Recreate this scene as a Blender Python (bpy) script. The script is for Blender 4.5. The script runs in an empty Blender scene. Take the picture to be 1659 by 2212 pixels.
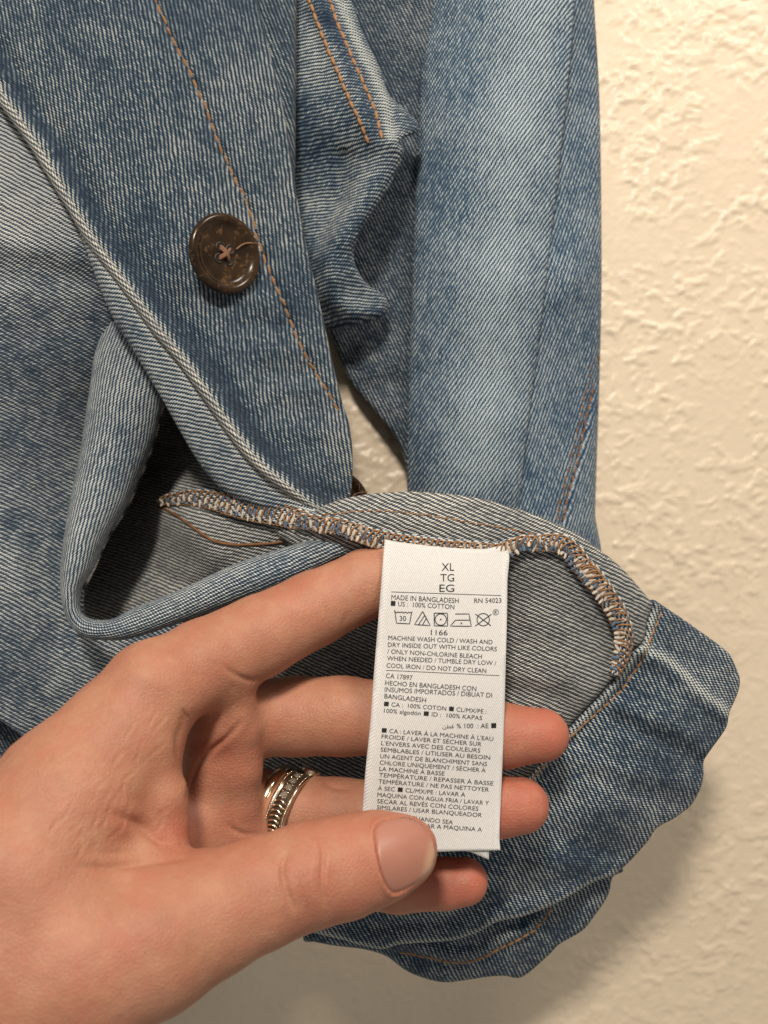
import bpy, math
import numpy as np
from mathutils import Vector, Matrix, geometry
from mathutils.bvhtree import BVHTree

# ------------------------------------------------------------------ camera, world, lights, exposure
sc = bpy.context.scene
col = sc.collection
F = 2002.0                     # focal length in photo-view pixels (view is 1659 x 2212)
CX, CY = 829.5, 1106.0
H0 = 1.40                      # height of the camera above the room floor
WALL_D = 0.360                 # wall, metres in front of the camera

cam_data = bpy.data.cameras.new("camera")
cam = bpy.data.objects.new("camera", cam_data)
col.objects.link(cam)
cam.location = (0, 0, H0)
cam.rotation_euler = (math.pi / 2, 0, 0)
cam_data.sensor_fit = 'HORIZONTAL'
cam_data.sensor_width = 36.0
cam_data.lens = 36.0 * F / 1659.0
cam_data.clip_start = 0.01
cam_data.clip_end = 50
cam_data.dof.use_dof = True
cam_data.dof.focus_distance = 0.262
cam_data.dof.aperture_fstop = 22.0
sc.camera = cam

world = bpy.data.worlds.new("World")
sc.world = world
world.use_nodes = True
bg = world.node_tree.nodes["Background"]
bg.inputs[0].default_value = (1.0, 0.95, 0.88, 1)
bg.inputs[1].default_value = 0.31


def lamp(name, loc, target, size, power, color):
    d = bpy.data.lights.new(name, 'AREA')
    d.shape = 'DISK'
    d.size = size
    d.energy = power
    d.color = color
    o = bpy.data.objects.new(name, d)
    col.objects.link(o)
    o.location = loc
    o.rotation_euler = (Vector(target) - Vector(loc)).to_track_quat('-Z', 'Y').to_euler()
    return o


lamp("ceiling_lamp", (-0.09, -0.44, H0 + 0.52), (0, 0.3, H0), 0.12, 7.6, (1.0, 0.91, 0.80))
lamp("room_lamp", (0.36, -0.06, H0 + 0.60), (0.10, 0.34, H0 + 0.08), 0.20, 3.0, (1.0, 0.90, 0.78))

sc.view_settings.view_transform = 'Standard'
sc.view_settings.look = 'None'
sc.view_settings.exposure = 0.08
sc.view_settings.gamma = 1.0
sc.render.engine = 'CYCLES'
sc.cycles.use_denoising = True
sc.cycles.max_bounces = 6

rng = np.random.default_rng(7)


# ------------------------------------------------------------------ geometry helpers
def P(u, v, d):
    """pixel of the photo view + distance in front of the camera -> world point(s)"""
    u, v, d = np.asarray(u, float), np.asarray(v, float), np.asarray(d, float)
    return np.stack([(u - CX) / F * d, d + 0 * u, H0 - (v - CY) / F * d], -1)


def crom(pts, n=None, step=None, closed=False):
    """Catmull-Rom resample (any dimension)"""
    p = np.asarray(pts, float)
    if closed:
        q = np.vstack([p[-1], p, p[0], p[1]])
    else:
        q = np.vstack([2 * p[0] - p[1], p, 2 * p[-1] - p[-2]])
    out = []
    for i in range(1, len(q) - 2):
        t = np.linspace(0, 1, 24, endpoint=False)[:, None]
        a, b, c, e = q[i - 1], q[i], q[i + 1], q[i + 2]
        out.append(0.5 * ((2 * b) + (c - a) * t + (2 * a - 5 * b + 4 * c - e) * t ** 2 + (3 * b - a - 3 * c + e) * t ** 3))
    out.append(q[-2][None])
    o = np.vstack(out)
    L = np.concatenate([[0], np.cumsum(np.linalg.norm(np.diff(o[:, :2], axis=0), axis=1))])
    if n is None:
        n = max(3, int(L[-1] / step) + 1)
    s = np.linspace(0, L[-1], n)
    r = np.stack([np.interp(s, L, o[:, k]) for k in range(o.shape[1])], -1)
    return r[:-1] if closed else r


def dist_poly(u, v, poly, signed=False):
    p = np.asarray(poly, float)
    best = np.full(np.shape(u), 1e9)
    sg = np.zeros(np.shape(u))
    for a, b in zip(p[:-1], p[1:]):
        ab = b - a
        L2 = max((ab ** 2).sum(), 1e-9)
        t = np.clip(((u - a[0]) * ab[0] + (v - a[1]) * ab[1]) / L2, 0, 1)
        dx, dy = u - a[0] - t * ab[0], v - a[1] - t * ab[1]
        dd = np.hypot(dx, dy)
        m = dd < best
        best = np.where(m, dd, best)
        sg = np.where(m, np.sign(ab[0] * dy - ab[1] * dx), sg)
    return best * sg if signed else best


def inside(u, v, poly):
    p = np.asarray(poly, float)
    r = np.zeros(np.shape(u), bool)
    for (x0, y0), (x1, y1) in zip(p, np.roll(p, -1, 0)):
        c = (y0 > v) != (y1 > v)
        with np.errstate(divide='ignore', invalid='ignore'):
            xx = (x1 - x0) * (v - y0) / (y1 - y0) + x0
        r ^= c & (u < xx)
    return r


def sstep(x, a, b):
    t = np.clip((x - a) / (b - a), 0, 1)
    return t * t * (3 - 2 * t)


class TPS:
    def __init__(self, pts):
        p = np.asarray(pts, float)
        self.c = p[:, :2] / 300.0
        n = len(p)
        K = self.k(np.linalg.norm(self.c[:, None] - self.c[None], axis=-1))
        A = np.zeros((n + 3, n + 3))
        A[:n, :n] = K + np.eye(n) * 1e-3
        A[:n, n:] = np.c_[np.ones(n), self.c]
        A[n:, :n] = A[:n, n:].T
        self.w = np.linalg.solve(A, np.r_[p[:, 2], 0, 0, 0])

    @staticmethod
    def k(r):
        return np.where(r > 1e-9, r * r * np.log(np.maximum(r, 1e-9)), 0)

    def __call__(self, u, v):
        q = np.stack([np.asarray(u, float), np.asarray(v, float)], -1) / 300.0
        q = np.clip(q, self.c.min(0) - 0.25, self.c.max(0) + 0.25)
        r = np.linalg.norm(q[..., None, :] - self.c, axis=-1)
        n = len(self.c)
        return self.k(r) @ self.w[:n] + self.w[n] + q @ self.w[n + 1:]


_tab = rng.random((256, 256))


def vnoise(x, y):
    xi, yi = np.floor(x).astype(int), np.floor(y).astype(int)
    fx, fy = x - xi, y - yi
    fx, fy = fx * fx * fx * (fx * (6 * fx - 15) + 10), fy * fy * fy * (fy * (6 * fy - 15) + 10)
    g = lambda a, b: _tab[a % 256, b % 256]
    return (g(xi, yi) * (1 - fx) + g(xi + 1, yi) * fx) * (1 - fy) + (g(xi, yi + 1) * (1 - fx) + g(xi + 1, yi + 1) * fx) * fy


def fbm(x, y, o=3):
    s, a, t = 0, 1, 0
    for i in range(o):
        s = s + a * (vnoise(x * 2 ** i + 17.3 * i, y * 2 ** i + 9.1 * i) - 0.5)
        t += a
        a *= 0.5
    return s / t


# ------------------------------------------------------------------ object helpers
def tag(o, label=None, cat=None, group=None, kind=None):
    for k, v in (("label", label), ("category", cat), ("group", group), ("kind", kind)):
        if v:
            o[k] = v
    return o


def link(name, me, mat=None, parent=None):
    o = bpy.data.objects.new(name, me)
    col.objects.link(o)
    if mat is not None and me is not None and not me.materials:
        me.materials.append(mat)
    if parent is not None:
        o.parent = parent
        o.matrix_parent_inverse = Matrix.Translation(parent_loc(parent)).inverted()
    return o


def parent_loc(p):
    return Vector(p.get("_loc", (0, 0, 0))) if "_loc" in p else Vector((0, 0, 0))


def empty(name, loc):
    o = bpy.data.objects.new(name, None)
    o.empty_display_size = 0.01
    col.objects.link(o)
    o.location = loc
    LOC[name] = Vector(loc)
    return o


LOC = {}


def parent_loc(p):                                   # every mesh part keeps its origin at the world origin
    return LOC.get(p.name, Vector((0, 0, 0)))


def mesh(name, verts, faces, smooth=True):
    me = bpy.data.meshes.new(name)
    me.from_pydata([tuple(map(float, v)) for v in verts], [], [tuple(map(int, f)) for f in faces])
    if smooth:
        me.polygons.foreach_set("use_smooth", np.ones(len(me.polygons), bool))
    me.update()
    return me


def set_uv(me, uv):
    lay = me.uv_layers.new(name="fabric")
    li = np.zeros(len(me.loops), int)
    me.loops.foreach_get("vertex_index", li)
    lay.data.foreach_set("uv", np.asarray(uv, np.float32)[li].ravel())


def set_attr(me, name, val):
    a = me.attributes.new(name, 'FLOAT', 'POINT')
    a.data.foreach_set("value", np.asarray(val, np.float32))


def solidify(o, t):
    m = o.modifiers.new("thickness", 'SOLIDIFY')
    m.thickness = t
    m.offset = -1.0
    return o


def fab_uv(a, b, wale):
    w = math.radians(wale + 34.0)
    return np.stack([a * math.sin(w) - b * math.cos(w), a * math.cos(w) + b * math.sin(w)], -1)


class Panel:
    """a piece of cloth: outline in the view, depth function, real thickness"""

    def __init__(self, name, outline, dfun, mat, wale, parent, step=6.0, roll=10, roll_d=0.0022, thick=0.0011,
                 bumps=0.0005, seed=0, wear_edges=(), closed_roll=True, label=None, wearw=7.0, bend=None, wear0=0.0, dark_edges=(), darkw=24.0, pucker=(), pale=()):
        self.pucker = pucker
        out = crom(outline, step=step, closed=True)
        self.base = dfun
        self.out, self.roll, self.roll_d, self.bumps, self.seed = out, roll, roll_d, bumps, seed
        x0, y0 = out.min(0)
        x1, y1 = out.max(0)
        gu, gv = np.meshgrid(np.arange(x0, x1, step), np.arange(y0, y1, step))
        gu = gu + (np.arange(gu.shape[0])[:, None] % 2) * step * 0.5
        gu, gv = gu.ravel(), gv.ravel()
        oc = np.vstack([out, out[:1]])
        keep = inside(gu, gv, out) & (dist_poly(gu, gv, oc) > step * 0.55)
        gu, gv = gu[keep], gv[keep]
        if roll > 0:                                 # extra rings so the rolled edge is round
            c = []
            nrm = np.roll(out, -1, 0) - np.roll(out, 1, 0)
            nrm = np.stack([-nrm[:, 1], nrm[:, 0]], -1)
            nrm /= np.maximum(np.linalg.norm(nrm, axis=1, keepdims=True), 1e-9)
            for k in (1.2, 3.0):
                for s in (1, -1):
                    q = out + nrm * k * s
                    m = inside(q[:, 0], q[:, 1], out) & (dist_poly(q[:, 0], q[:, 1], oc) > k * 0.8)
                    c.append(q[m])
            c = np.vstack(c)
            gu, gv = np.r_[gu, c[:, 0]], np.r_[gv, c[:, 1]]
        U = np.r_[out[:, 0], gu]
        V = np.r_[out[:, 1], gv]
        n = len(out)
        vs, es, fs, *_ = geometry.delaunay_2d_cdt([Vector((a, b)) for a, b in zip(U, V)],
                                                  [(i, (i + 1) % n) for i in range(n)], [], 1, 1e-4)
        U = np.array([q[0] for q in vs])
        V = np.array([q[1] for q in vs])
        d = self.depth(U, V)
        pts = P(U, V, d)
        fs = [tuple(f) for f in fs]
        a = np.array(fs[0])
        tri = pts[a]
        # faces towards the camera
        me = mesh(name, pts, fs)
        nn = np.cross(tri[1] - tri[0], tri[2] - tri[0])
        if nn[1] > 0:
            me.flip_normals()
        ab = pts[:, [0, 2]].copy()
        if bend is not None:
            ab = bend(U, V, ab)
        set_uv(me, fab_uv(ab[:, 0], ab[:, 1], wale))
        wear = np.zeros(len(U)) + wear0
        for e in wear_edges:
            e = crom(e, step=6)
            wear = np.maximum(wear, np.exp(-(dist_poly(U, V, e) / wearw) ** 2))
        for e, w_, a_ in pale:                        # broad paler area: wash fading and lit tone painted in
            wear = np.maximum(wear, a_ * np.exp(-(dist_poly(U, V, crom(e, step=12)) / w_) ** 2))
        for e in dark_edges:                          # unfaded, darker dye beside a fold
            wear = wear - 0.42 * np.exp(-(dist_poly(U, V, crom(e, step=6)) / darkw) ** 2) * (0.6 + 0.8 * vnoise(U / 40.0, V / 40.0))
        set_attr(me, "wear", wear)
        self.ob = solidify(link(name, me, mat, parent), thick)
        if label:
            self.ob["label"] = label

    def depth(self, u, v):
        u, v = np.asarray(u, float), np.asarray(v, float)
        d = self.base(u, v)
        s = self.seed * 31.7
        d = d + self.bumps * 2.0 * fbm(u / 130.0 + s, v / 130.0 + s, 3) + self.bumps * 0.5 * fbm(u / 26.0 + s, v / 26.0, 2)
        for q in self.pucker:
            d = d + 0.0011 * np.exp(-(dist_poly(u, v, crom(q, step=12)) / 26) ** 2) * (vnoise(u / 15.0 + s, v / 15.0) - 0.5)
        if self.roll > 0:
            e = dist_poly(u, v, np.vstack([self.out, self.out[:1]]))
            t = np.clip(e / self.roll, 0, 1)
            d = d + self.roll_d * (1 - np.sqrt(np.maximum(1 - (1 - t) ** 2, 0)))
        return d

    def at(self, u, v, off=0.0):
        return P(u, v, self.depth(u, v) - off)


def ribbon(name, A, B, dA, dB, bulge, mat, parent, ns=26, nl=140, wale=0, seed=0, wrap=1.0, flat=False):
    """rolled strip of cloth between the two lines A and B (view pixels), bulging towards the viewer"""
    A = crom(np.c_[A, dA, bulge], n=nl)
    B = crom(np.c_[B, dB], n=nl)
    s = np.linspace(0, 1, ns)
    sx = 0.5 - 0.5 * np.cos(math.pi * s)
    V = np.zeros((nl, ns, 3))
    for j in range(ns):
        q = A[:, :2] * (1 - sx[j]) + B[:, :2] * sx[j]
        d = A[:, 2] * (1 - sx[j]) + B[:, 2] * sx[j] - A[:, 3] * math.sin(math.pi * s[j]) ** 0.9
        d = d + 0.0006 * fbm(q[:, 0] / 60 + seed, q[:, 1] / 60, 2)
        V[:, j] = P(q[:, 0], q[:, 1], d)
    lu = np.zeros((nl, ns))
    lv = np.zeros((nl, ns))
    lu[:, 1:] = np.cumsum(np.linalg.norm(np.diff(V, axis=1), axis=-1), 1)
    lu -= lu.mean(1, keepdims=True)
    mid = np.concatenate([[0], np.cumsum(np.linalg.norm(np.diff(V[:, ns // 2], axis=0), axis=-1))])
    lv[:] = mid[:, None]
    fs = [(i * ns + j, i * ns + j + 1, (i + 1) * ns + j + 1, (i + 1) * ns + j) for i in range(nl - 1) for j in range(ns - 1)]
    pts = V.reshape(-1, 3)
    me = mesh(name, pts, fs)
    c = ns * (nl // 2) + ns // 2
    f0 = fs[(nl // 2) * (ns - 1) + ns // 2]
    nn = np.cross(pts[f0[1]] - pts[f0[0]], pts[f0[2]] - pts[f0[0]])
    if nn[1] > 0:
        me.flip_normals()
    set_uv(me, fab_uv(lu.ravel(), lv.ravel(), wale))
    set_attr(me, "wear", np.zeros(len(pts)))
    o = solidify(link(name, me, mat, parent), 0.0011)
    return o, V


def tube_mesh(name, path, r, seg=8, caps=True):
    p = np.asarray(path, float)
    n = len(p)
    r = np.broadcast_to(np.asarray(r, float), (n,))
    t = np.gradient(p, axis=0)
    t /= np.maximum(np.linalg.norm(t, axis=1, keepdims=True), 1e-12)
    ref = np.array([0.13, -0.9, 0.41])
    a = np.cross(t, ref)
    a /= np.maximum(np.linalg.norm(a, axis=1, keepdims=True), 1e-12)
    b = np.cross(t, a)
    ang = np.linspace(0, 2 * math.pi, seg, endpoint=False)
    V = p[:, None] + r[:, None, None] * (a[:, None] * np.cos(ang)[None, :, None] + b[:, None] * np.sin(ang)[None, :, None])
    fs = [(i * seg + j, i * seg + (j + 1) % seg, (i + 1) * seg + (j + 1) % seg, (i + 1) * seg + j) for i in range(n - 1) for j in range(seg)]
    if caps:
        fs += [tuple(range(seg))[::-1], tuple((n - 1) * seg + j for j in range(seg))]
    return V.reshape(-1, 3), fs


# ------------------------------------------------------------------ material helpers
class NT:
    def __init__(self, name):
        self.m = bpy.data.materials.new(name)
        self.m.use_nodes = True
        self.t = self.m.node_tree
        self.bsdf = self.t.nodes["Principled BSDF"]

    def n(self, typ, **kw):
        o = self.t.nodes.new(typ)
        for k, v in kw.items():
            setattr(o, k, v)
        return o

    def put(self, sock, v):
        if isinstance(v, bpy.types.NodeSocket):
            self.t.links.new(v, sock)
        else:
            sock.default_value = v

    def math(self, op, a, b=0.0, c=0.0, clamp=False):
        o = self.n('ShaderNodeMath', operation=op, use_clamp=clamp)
        for i, v in enumerate((a, b, c)):
            self.put(o.inputs[i], v)
        return o.outputs[0]

    def mix(self, f, a, b):
        o = self.n('ShaderNodeMix', data_type='RGBA')
        self.put(o.inputs[0], f)
        self.put(o.inputs[6], a if isinstance(a, bpy.types.NodeSocket) else (*a, 1))
        self.put(o.inputs[7], b if isinstance(b, bpy.types.NodeSocket) else (*b, 1))
        return o.outputs[2]

    def noise(self, vec, scale, detail=2.0, rough=0.5):
        o = self.n('ShaderNodeTexNoise')
        if vec is not None:
            self.put(o.inputs['Vector'], vec)
        o.inputs['Scale'].default_value = scale
        o.inputs['Detail'].default_value = detail
        o.inputs['Roughness'].default_value = rough
        return o.outputs['Fac']

    def mrange(self, v, a, b, c=0.0, d=1.0, smooth=False):
        o = self.n('ShaderNodeMapRange')
        if smooth:
            o.interpolation_type = 'SMOOTHSTEP'
        for i, x in enumerate((v, a, b, c, d)):
            self.put(o.inputs[i], x)
        return o.outputs[0]

    def comb(self, x, y, z=0.0):
        o = self.n('ShaderNodeCombineXYZ')
        for i, v in enumerate((x, y, z)):
            self.put(o.inputs[i], v)
        return o.outputs[0]

    def bump(self, h, strength, dist):
        o = self.n('ShaderNodeBump')
        o.inputs['Strength'].default_value = strength
        o.inputs['Distance'].default_value = dist
        self.put(o.inputs['Height'], h)
        self.t.links.new(o.outputs[0], self.bsdf.inputs['Normal'])

    def obj(self):
        return self.n('ShaderNodeTexCoord').outputs['Object']


def denim(name, dark, mid, light, fade=0.5, fade_var=0.5, p=0.00048, L=0.0021, fuzz=0.26, contrast=1.0):
    k = NT(name)
    uv = k.n('ShaderNodeUVMap', uv_map="fabric").outputs[0]
    sep = k.n('ShaderNodeSeparateXYZ')
    k.put(sep.inputs[0], uv)
    x, y = sep.outputs[0], sep.outputs[1]
    nz = k.n('ShaderNodeTexNoise')
    k.put(nz.inputs['Vector'], uv)
    nz.inputs['Scale'].default_value = 320
    nz.inputs['Detail'].default_value = 3
    ns = k.n('ShaderNodeSeparateColor')
    k.put(ns.inputs[0], nz.outputs['Color'])
    x = k.math('ADD', x, k.math('MULTIPLY', k.math('SUBTRACT', ns.outputs[0], 0.5), 0.0006))
    y = k.math('ADD', y, k.math('MULTIPLY', k.math('SUBTRACT', ns.outputs[1], 0.5), 0.0014))
    xs = k.math('DIVIDE', x, p)
    i = k.math('FLOOR', xs)
    fx = k.math('FRACT', xs)
    yy = k.math('SUBTRACT', k.math('DIVIDE', y, L), k.math('MULTIPLY', i, 1 / 3.0))
    j = k.math('FLOOR', yy)
    t = k.math('FRACT', yy)
    wn = k.n('ShaderNodeTexWhiteNoise', noise_dimensions='2D')
    k.put(wn.inputs['Vector'], k.comb(i, j))
    rnd = wn.outputs['Value']
    cx = k.math('SUBTRACT', k.math('MULTIPLY', fx, 2.0), 1.0)
    px = k.math('SUBTRACT', 1.0, k.math('MULTIPLY', cx, cx))
    pt = k.math('SINE', k.math('MULTIPLY', k.math('DIVIDE', t, 0.74, clamp=True), math.pi))
    pt = k.math('POWER', k.math('MAXIMUM', pt, 0.0), 0.8)
    h = k.math('MULTIPLY', k.math('POWER', px, 0.6), pt)
    # yarn-to-yarn slubs (streaks along the warp) and large worn patches
    slub = k.noise(k.comb(k.math('MULTIPLY', i, 0.37), k.math('MULTIPLY', y, 70.0)), 1.0, 1.0)
    big = k.noise(uv, 38.0, 3.0, 0.6)
    patch = k.noise(uv, 190.0, 3.0, 0.6)
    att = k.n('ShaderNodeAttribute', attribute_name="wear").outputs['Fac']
    f = k.math('ADD', fade, k.math('MULTIPLY', k.math('SUBTRACT', big, 0.5), fade_var * 1.7))
    f = k.math('ADD', f, k.math('MULTIPLY', k.math('SUBTRACT', patch, 0.5), fade_var * 0.85))
    f = k.math('ADD', f, k.math('MULTIPLY', k.math('SUBTRACT', slub, 0.5), 0.36))
    f = k.math('ADD', f, k.math('MULTIPLY', k.math('SUBTRACT', rnd, 0.5), 0.34))
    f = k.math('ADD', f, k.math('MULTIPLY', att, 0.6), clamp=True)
    a = k.math('ADD', k.math('MULTIPLY', h, k.math('ADD', 0.22, k.math('MULTIPLY', f, 0.86))), k.math('MULTIPLY', f, 0.10), clamp=True)
    a = k.math('POWER', a, contrast)
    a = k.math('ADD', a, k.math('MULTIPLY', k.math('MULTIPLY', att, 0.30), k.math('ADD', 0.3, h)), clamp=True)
    fz = k.noise(uv, 1400.0, 3.0, 0.7)
    a = k.math('ADD', a, k.math('MULTIPLY', k.math('SUBTRACT', fz, 0.5), fuzz), clamp=True)
    r = k.n('ShaderNodeValToRGB')
    e = r.color_ramp.elements
    e[0].position, e[0].color = 0.16, (*dark, 1)
    e[1].position, e[1].color = 0.80, (*light, 1)
    q = e.new(0.46)
    q.color = (*mid, 1)
    k.put(r.inputs[0], a)
    # single pale yarns are creamier than others
    k.put(k.bsdf.inputs['Base Color'], r.outputs[0])
    k.bsdf.inputs['Roughness'].default_value = 0.92
    k.bsdf.inputs['Specular IOR Level'].default_value = 0.12
    k.bsdf.inputs['Sheen Weight'].default_value = 0.12
    k.bsdf.inputs['Sheen Roughness'].default_value = 0.5
    k.bump(k.math('ADD', h, k.math('MULTIPLY', fz, 0.5)), 0.9, 0.0005)
    return k.m


def plain(name, c, rough=0.6, spec=0.3, var=0.15, scale=900, metal=0.0, bump=0.0):
    k = NT(name)
    nz = k.noise(k.obj(), scale, 3.0)
    a = tuple(max(0, x * (1 - var)) for x in c)
    b = tuple(min(1, x * (1 + var)) for x in c)
    k.put(k.bsdf.inputs['Base Color'], k.mix(nz, a, b))
    k.bsdf.inputs['Roughness'].default_value = rough
    k.bsdf.inputs['Specular IOR Level'].default_value = spec
    k.bsdf.inputs['Metallic'].default_value = metal
    if bump:
        k.bump(nz, 0.6, bump)
    return k.m


M = {}
M['lapel'] = denim('washed_denim', (0.007, 0.019, 0.038), (0.080, 0.122, 0.158), (0.49, 0.50, 0.46), fade=0.47, fade_var=0.50)
M['sleeve'] = denim('faded_denim', (0.010, 0.032, 0.070), (0.115, 0.195, 0.275), (0.60, 0.67, 0.68), fade=0.54, fade_var=0.42)
M['cuff'] = denim('blue_denim', (0.007, 0.020, 0.044), (0.094, 0.145, 0.194), (0.58, 0.60, 0.55), fade=0.54, fade_var=0.75)
M['inside'] = denim('denim_reverse', (0.026, 0.035, 0.045), (0.245, 0.255, 0.255), (0.70, 0.67, 0.60), fade=0.66, fade_var=0.35, p=0.00043, L=0.0019)
M['inside_blue'] = denim('denim_reverse_blue', (0.018, 0.038, 0.064), (0.205, 0.262, 0.310), (0.68, 0.69, 0.65), fade=0.64, fade_var=0.45)
M['body'] = denim('denim_reverse_worn', (0.018, 0.033, 0.054), (0.165, 0.210, 0.252), (0.64, 0.64, 0.60), fade=0.54, fade_var=0.75)
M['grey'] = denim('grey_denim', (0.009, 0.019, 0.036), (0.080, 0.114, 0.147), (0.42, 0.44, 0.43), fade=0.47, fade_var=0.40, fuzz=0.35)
M['edge'] = denim('worn_fold', (0.06, 0.07, 0.085), (0.30, 0.31, 0.30), (0.66, 0.62, 0.53), fade=0.70, fade_var=0.5, p=0.0006, L=0.0026)
M['thread'] = plain('orange_thread', (0.29, 0.145, 0.060), 0.6, 0.3, 0.45, 700)
M['thread_dark'] = plain('brown_thread', (0.20, 0.095, 0.04), 0.7, 0.2, 0.4, 700)
M['thread_mid'] = plain('tan_thread', (0.26, 0.135, 0.058), 0.65, 0.25, 0.5, 500)
M['yarn'] = plain('pale_yarn', (0.52, 0.46, 0.38), 0.9, 0.1, 0.35, 900)
M['yarn_blue'] = plain('blue_yarn', (0.10, 0.14, 0.20), 0.9, 0.1, 0.5, 900)


# ------------------------------------------------------------------ wall
def build_wall():
    k = NT('wall_paint')
    ob = k.obj()
    n1 = k.noise(ob, 9.0, 2.0)
    n2 = k.noise(ob, 420.0, 3.0, 0.6)
    c = k.mix(n1, (0.580, 0.478, 0.350), (0.640, 0.538, 0.405))
    c = k.mix(k.mrange(n2, 0.35, 0.75, 0.0, 0.35), c, (0.56, 0.465, 0.35))
    k.put(k.bsdf.inputs['Base Color'], c)
    k.bsdf.inputs['Roughness'].default_value = 0.40
    k.bsdf.inputs['Specular IOR Level'].default_value = 0.4
    k.bump(n2, 0.35, 0.0003)
    st = 0.00085
    xs = np.arange(-0.24, 0.24, st)
    zs = np.arange(-0.28, 0.28, st)
    X, Z = np.meshgrid(xs, zs)
    wx = X + 0.004 * fbm(X * 120, Z * 120 + 5, 2)
    wz = Z + 0.004 * fbm(X * 120 + 40, Z * 120, 2)
    n = fbm(wx * 200 + 3, wz * 225 + 8, 3)
    n2_ = fbm(wx * 420, wz * 440 + 30, 2)
    patch = sstep(fbm(X * 38 + 9, Z * 38, 2), -0.30, 0.0)
    h = 0.00040 * sstep(n, 0.06, 0.125) * patch + 0.00030 * sstep(n2_, 0.17, 0.23) * (0.3 + 0.7 * patch)
    r = np.abs(fbm(wx * 95 + 60, wz * 130 + 20, 2))
    h += 0.0004 * np.exp(-(r / 0.012) ** 2) * sstep(fbm(X * 55 + 9, Z * 55, 2), 0.03, 0.15)
    h += 0.0003 * fbm(X * 30, Z * 30, 2) + 0.00007 * fbm(X * 600, Z * 600, 2)
    h = h * (0.5 + 0.75 * sstep(fbm(X * 14 + 2, Z * 14 + 2, 2) + (Z + 0.03) * 1.6, -0.3, 0.25))
    nz, nx = X.shape
    pts = np.stack([X, WALL_D - h, Z + H0], -1).reshape(-1, 3)
    idx = np.arange(nz * nx).reshape(nz, nx)
    q = np.stack([idx[:-1, :-1], idx[:-1, 1:], idx[1:, 1:], idx[1:, :-1]], -1).reshape(-1, 4)
    me = bpy.data.meshes.new("wall")
    me.vertices.add(len(pts))
    me.vertices.foreach_set("co", pts.ravel().astype(np.float32))
    me.loops.add(q.size)
    me.loops.foreach_set("vertex_index", q.ravel())
    me.polygons.add(len(q))
    me.polygons.foreach_set("loop_start", np.arange(0, q.size, 4))
    me.polygons.foreach_set("use_smooth", np.ones(len(q), bool))
    me.update(calc_edges=True)
    o = link("wall", me, k.m)
    tag(o, "cream wall with knockdown plaster texture behind the denim jacket", "wall", kind="structure")
    # the plain wall goes on round the textured sheet
    v, f = [], []
    for (x0, x1, z0, z1) in ((-2, -0.238, -1.4, 1.2), (0.238, 2, -1.4, 1.2), (-0.238, 0.238, 0.277, 1.2), (-0.238, 0.238, -1.4, -0.277)):
        b = len(v)
        v += [(x0, WALL_D + 0.0005, H0 + z0), (x1, WALL_D + 0.0005, H0 + z0), (x1, WALL_D + 0.0005, H0 + z1), (x0, WALL_D + 0.0005, H0 + z1)]
        f.append((b, b + 1, b + 2, b + 3))
    o2 = link("wall_surround", mesh("wall_surround", v, f, False), k.m, o)


build_wall()

# ------------------------------------------------------------------ stitches
_e = []
_f = []
for a in range(7):
    th = math.pi * a / 6
    for b in range(6):
        ph = 2 * math.pi * b / 6
        _e.append((math.cos(th), math.sin(th) ** 0.7 * math.cos(ph) if 0 < a < 6 else 0, math.sin(th) ** 0.7 * math.sin(ph) if 0 < a < 6 else 0))
for a in range(6):
    for b in range(6):
        _f.append((a * 6 + b, a * 6 + (b + 1) % 6, (a + 1) * 6 + (b + 1) % 6, (a + 1) * 6 + b))
STITCH = {}


def stitch_mesh(mat):
    if mat not in STITCH:
        me = mesh("stitch", _e, _f)
        me.materials.append(M[mat])
        STITCH[mat] = me
    return STITCH[mat]


def orient(loc, t, n):
    t = Vector(t).normalized()
    n = Vector(n)
    n = (n - t * n.dot(t)).normalized()
    b = n.cross(t)
    return Matrix((( t.x, b.x, n.x, loc[0]), (t.y, b.y, n.y, loc[1]), (t.z, b.z, n.z, loc[2]), (0, 0, 0, 1)))


def stitches(panel, path, length, gap, width, mat, name="stitch", off=0.0002, jit=0.0, skip=0.0):
    p = crom(path, step=length + gap)
    a, b = p[:-1], p[1:]
    dv = (b - a) / np.maximum(np.linalg.norm(b - a, axis=1, keepdims=True), 1e-9)
    nrm = np.stack([-dv[:, 1], dv[:, 0]], -1)
    jt = rng.normal(0, 1, (len(a), 2)) * jit
    S0, S1 = a + nrm * jt[:, :1], a + dv * length + nrm * jt[:, 1:]
    PA, PB = panel.at(S0[:, 0], S0[:, 1], off), panel.at(S1[:, 0], S1[:, 1], off)
    for A, B in zip(PA, PB):
        m = orient((A + B) / 2, B - A, (0, -1, 0))
        o = link(name, stitch_mesh(mat), None, panel.ob)
        o.matrix_world = m @ Matrix.Diagonal((np.linalg.norm(B - A) * 0.56, width / 2, width * 0.42, 1))
        o.matrix_parent_inverse = Matrix.Identity(4)


# ------------------------------------------------------------------ the jacket
jacket = empty("denim_jacket", (0.02, 0.345, H0 - 0.16))
tag(jacket, "washed blue denim jacket hanging against the cream wall, turned up to show its care label", "jacket")

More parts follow.
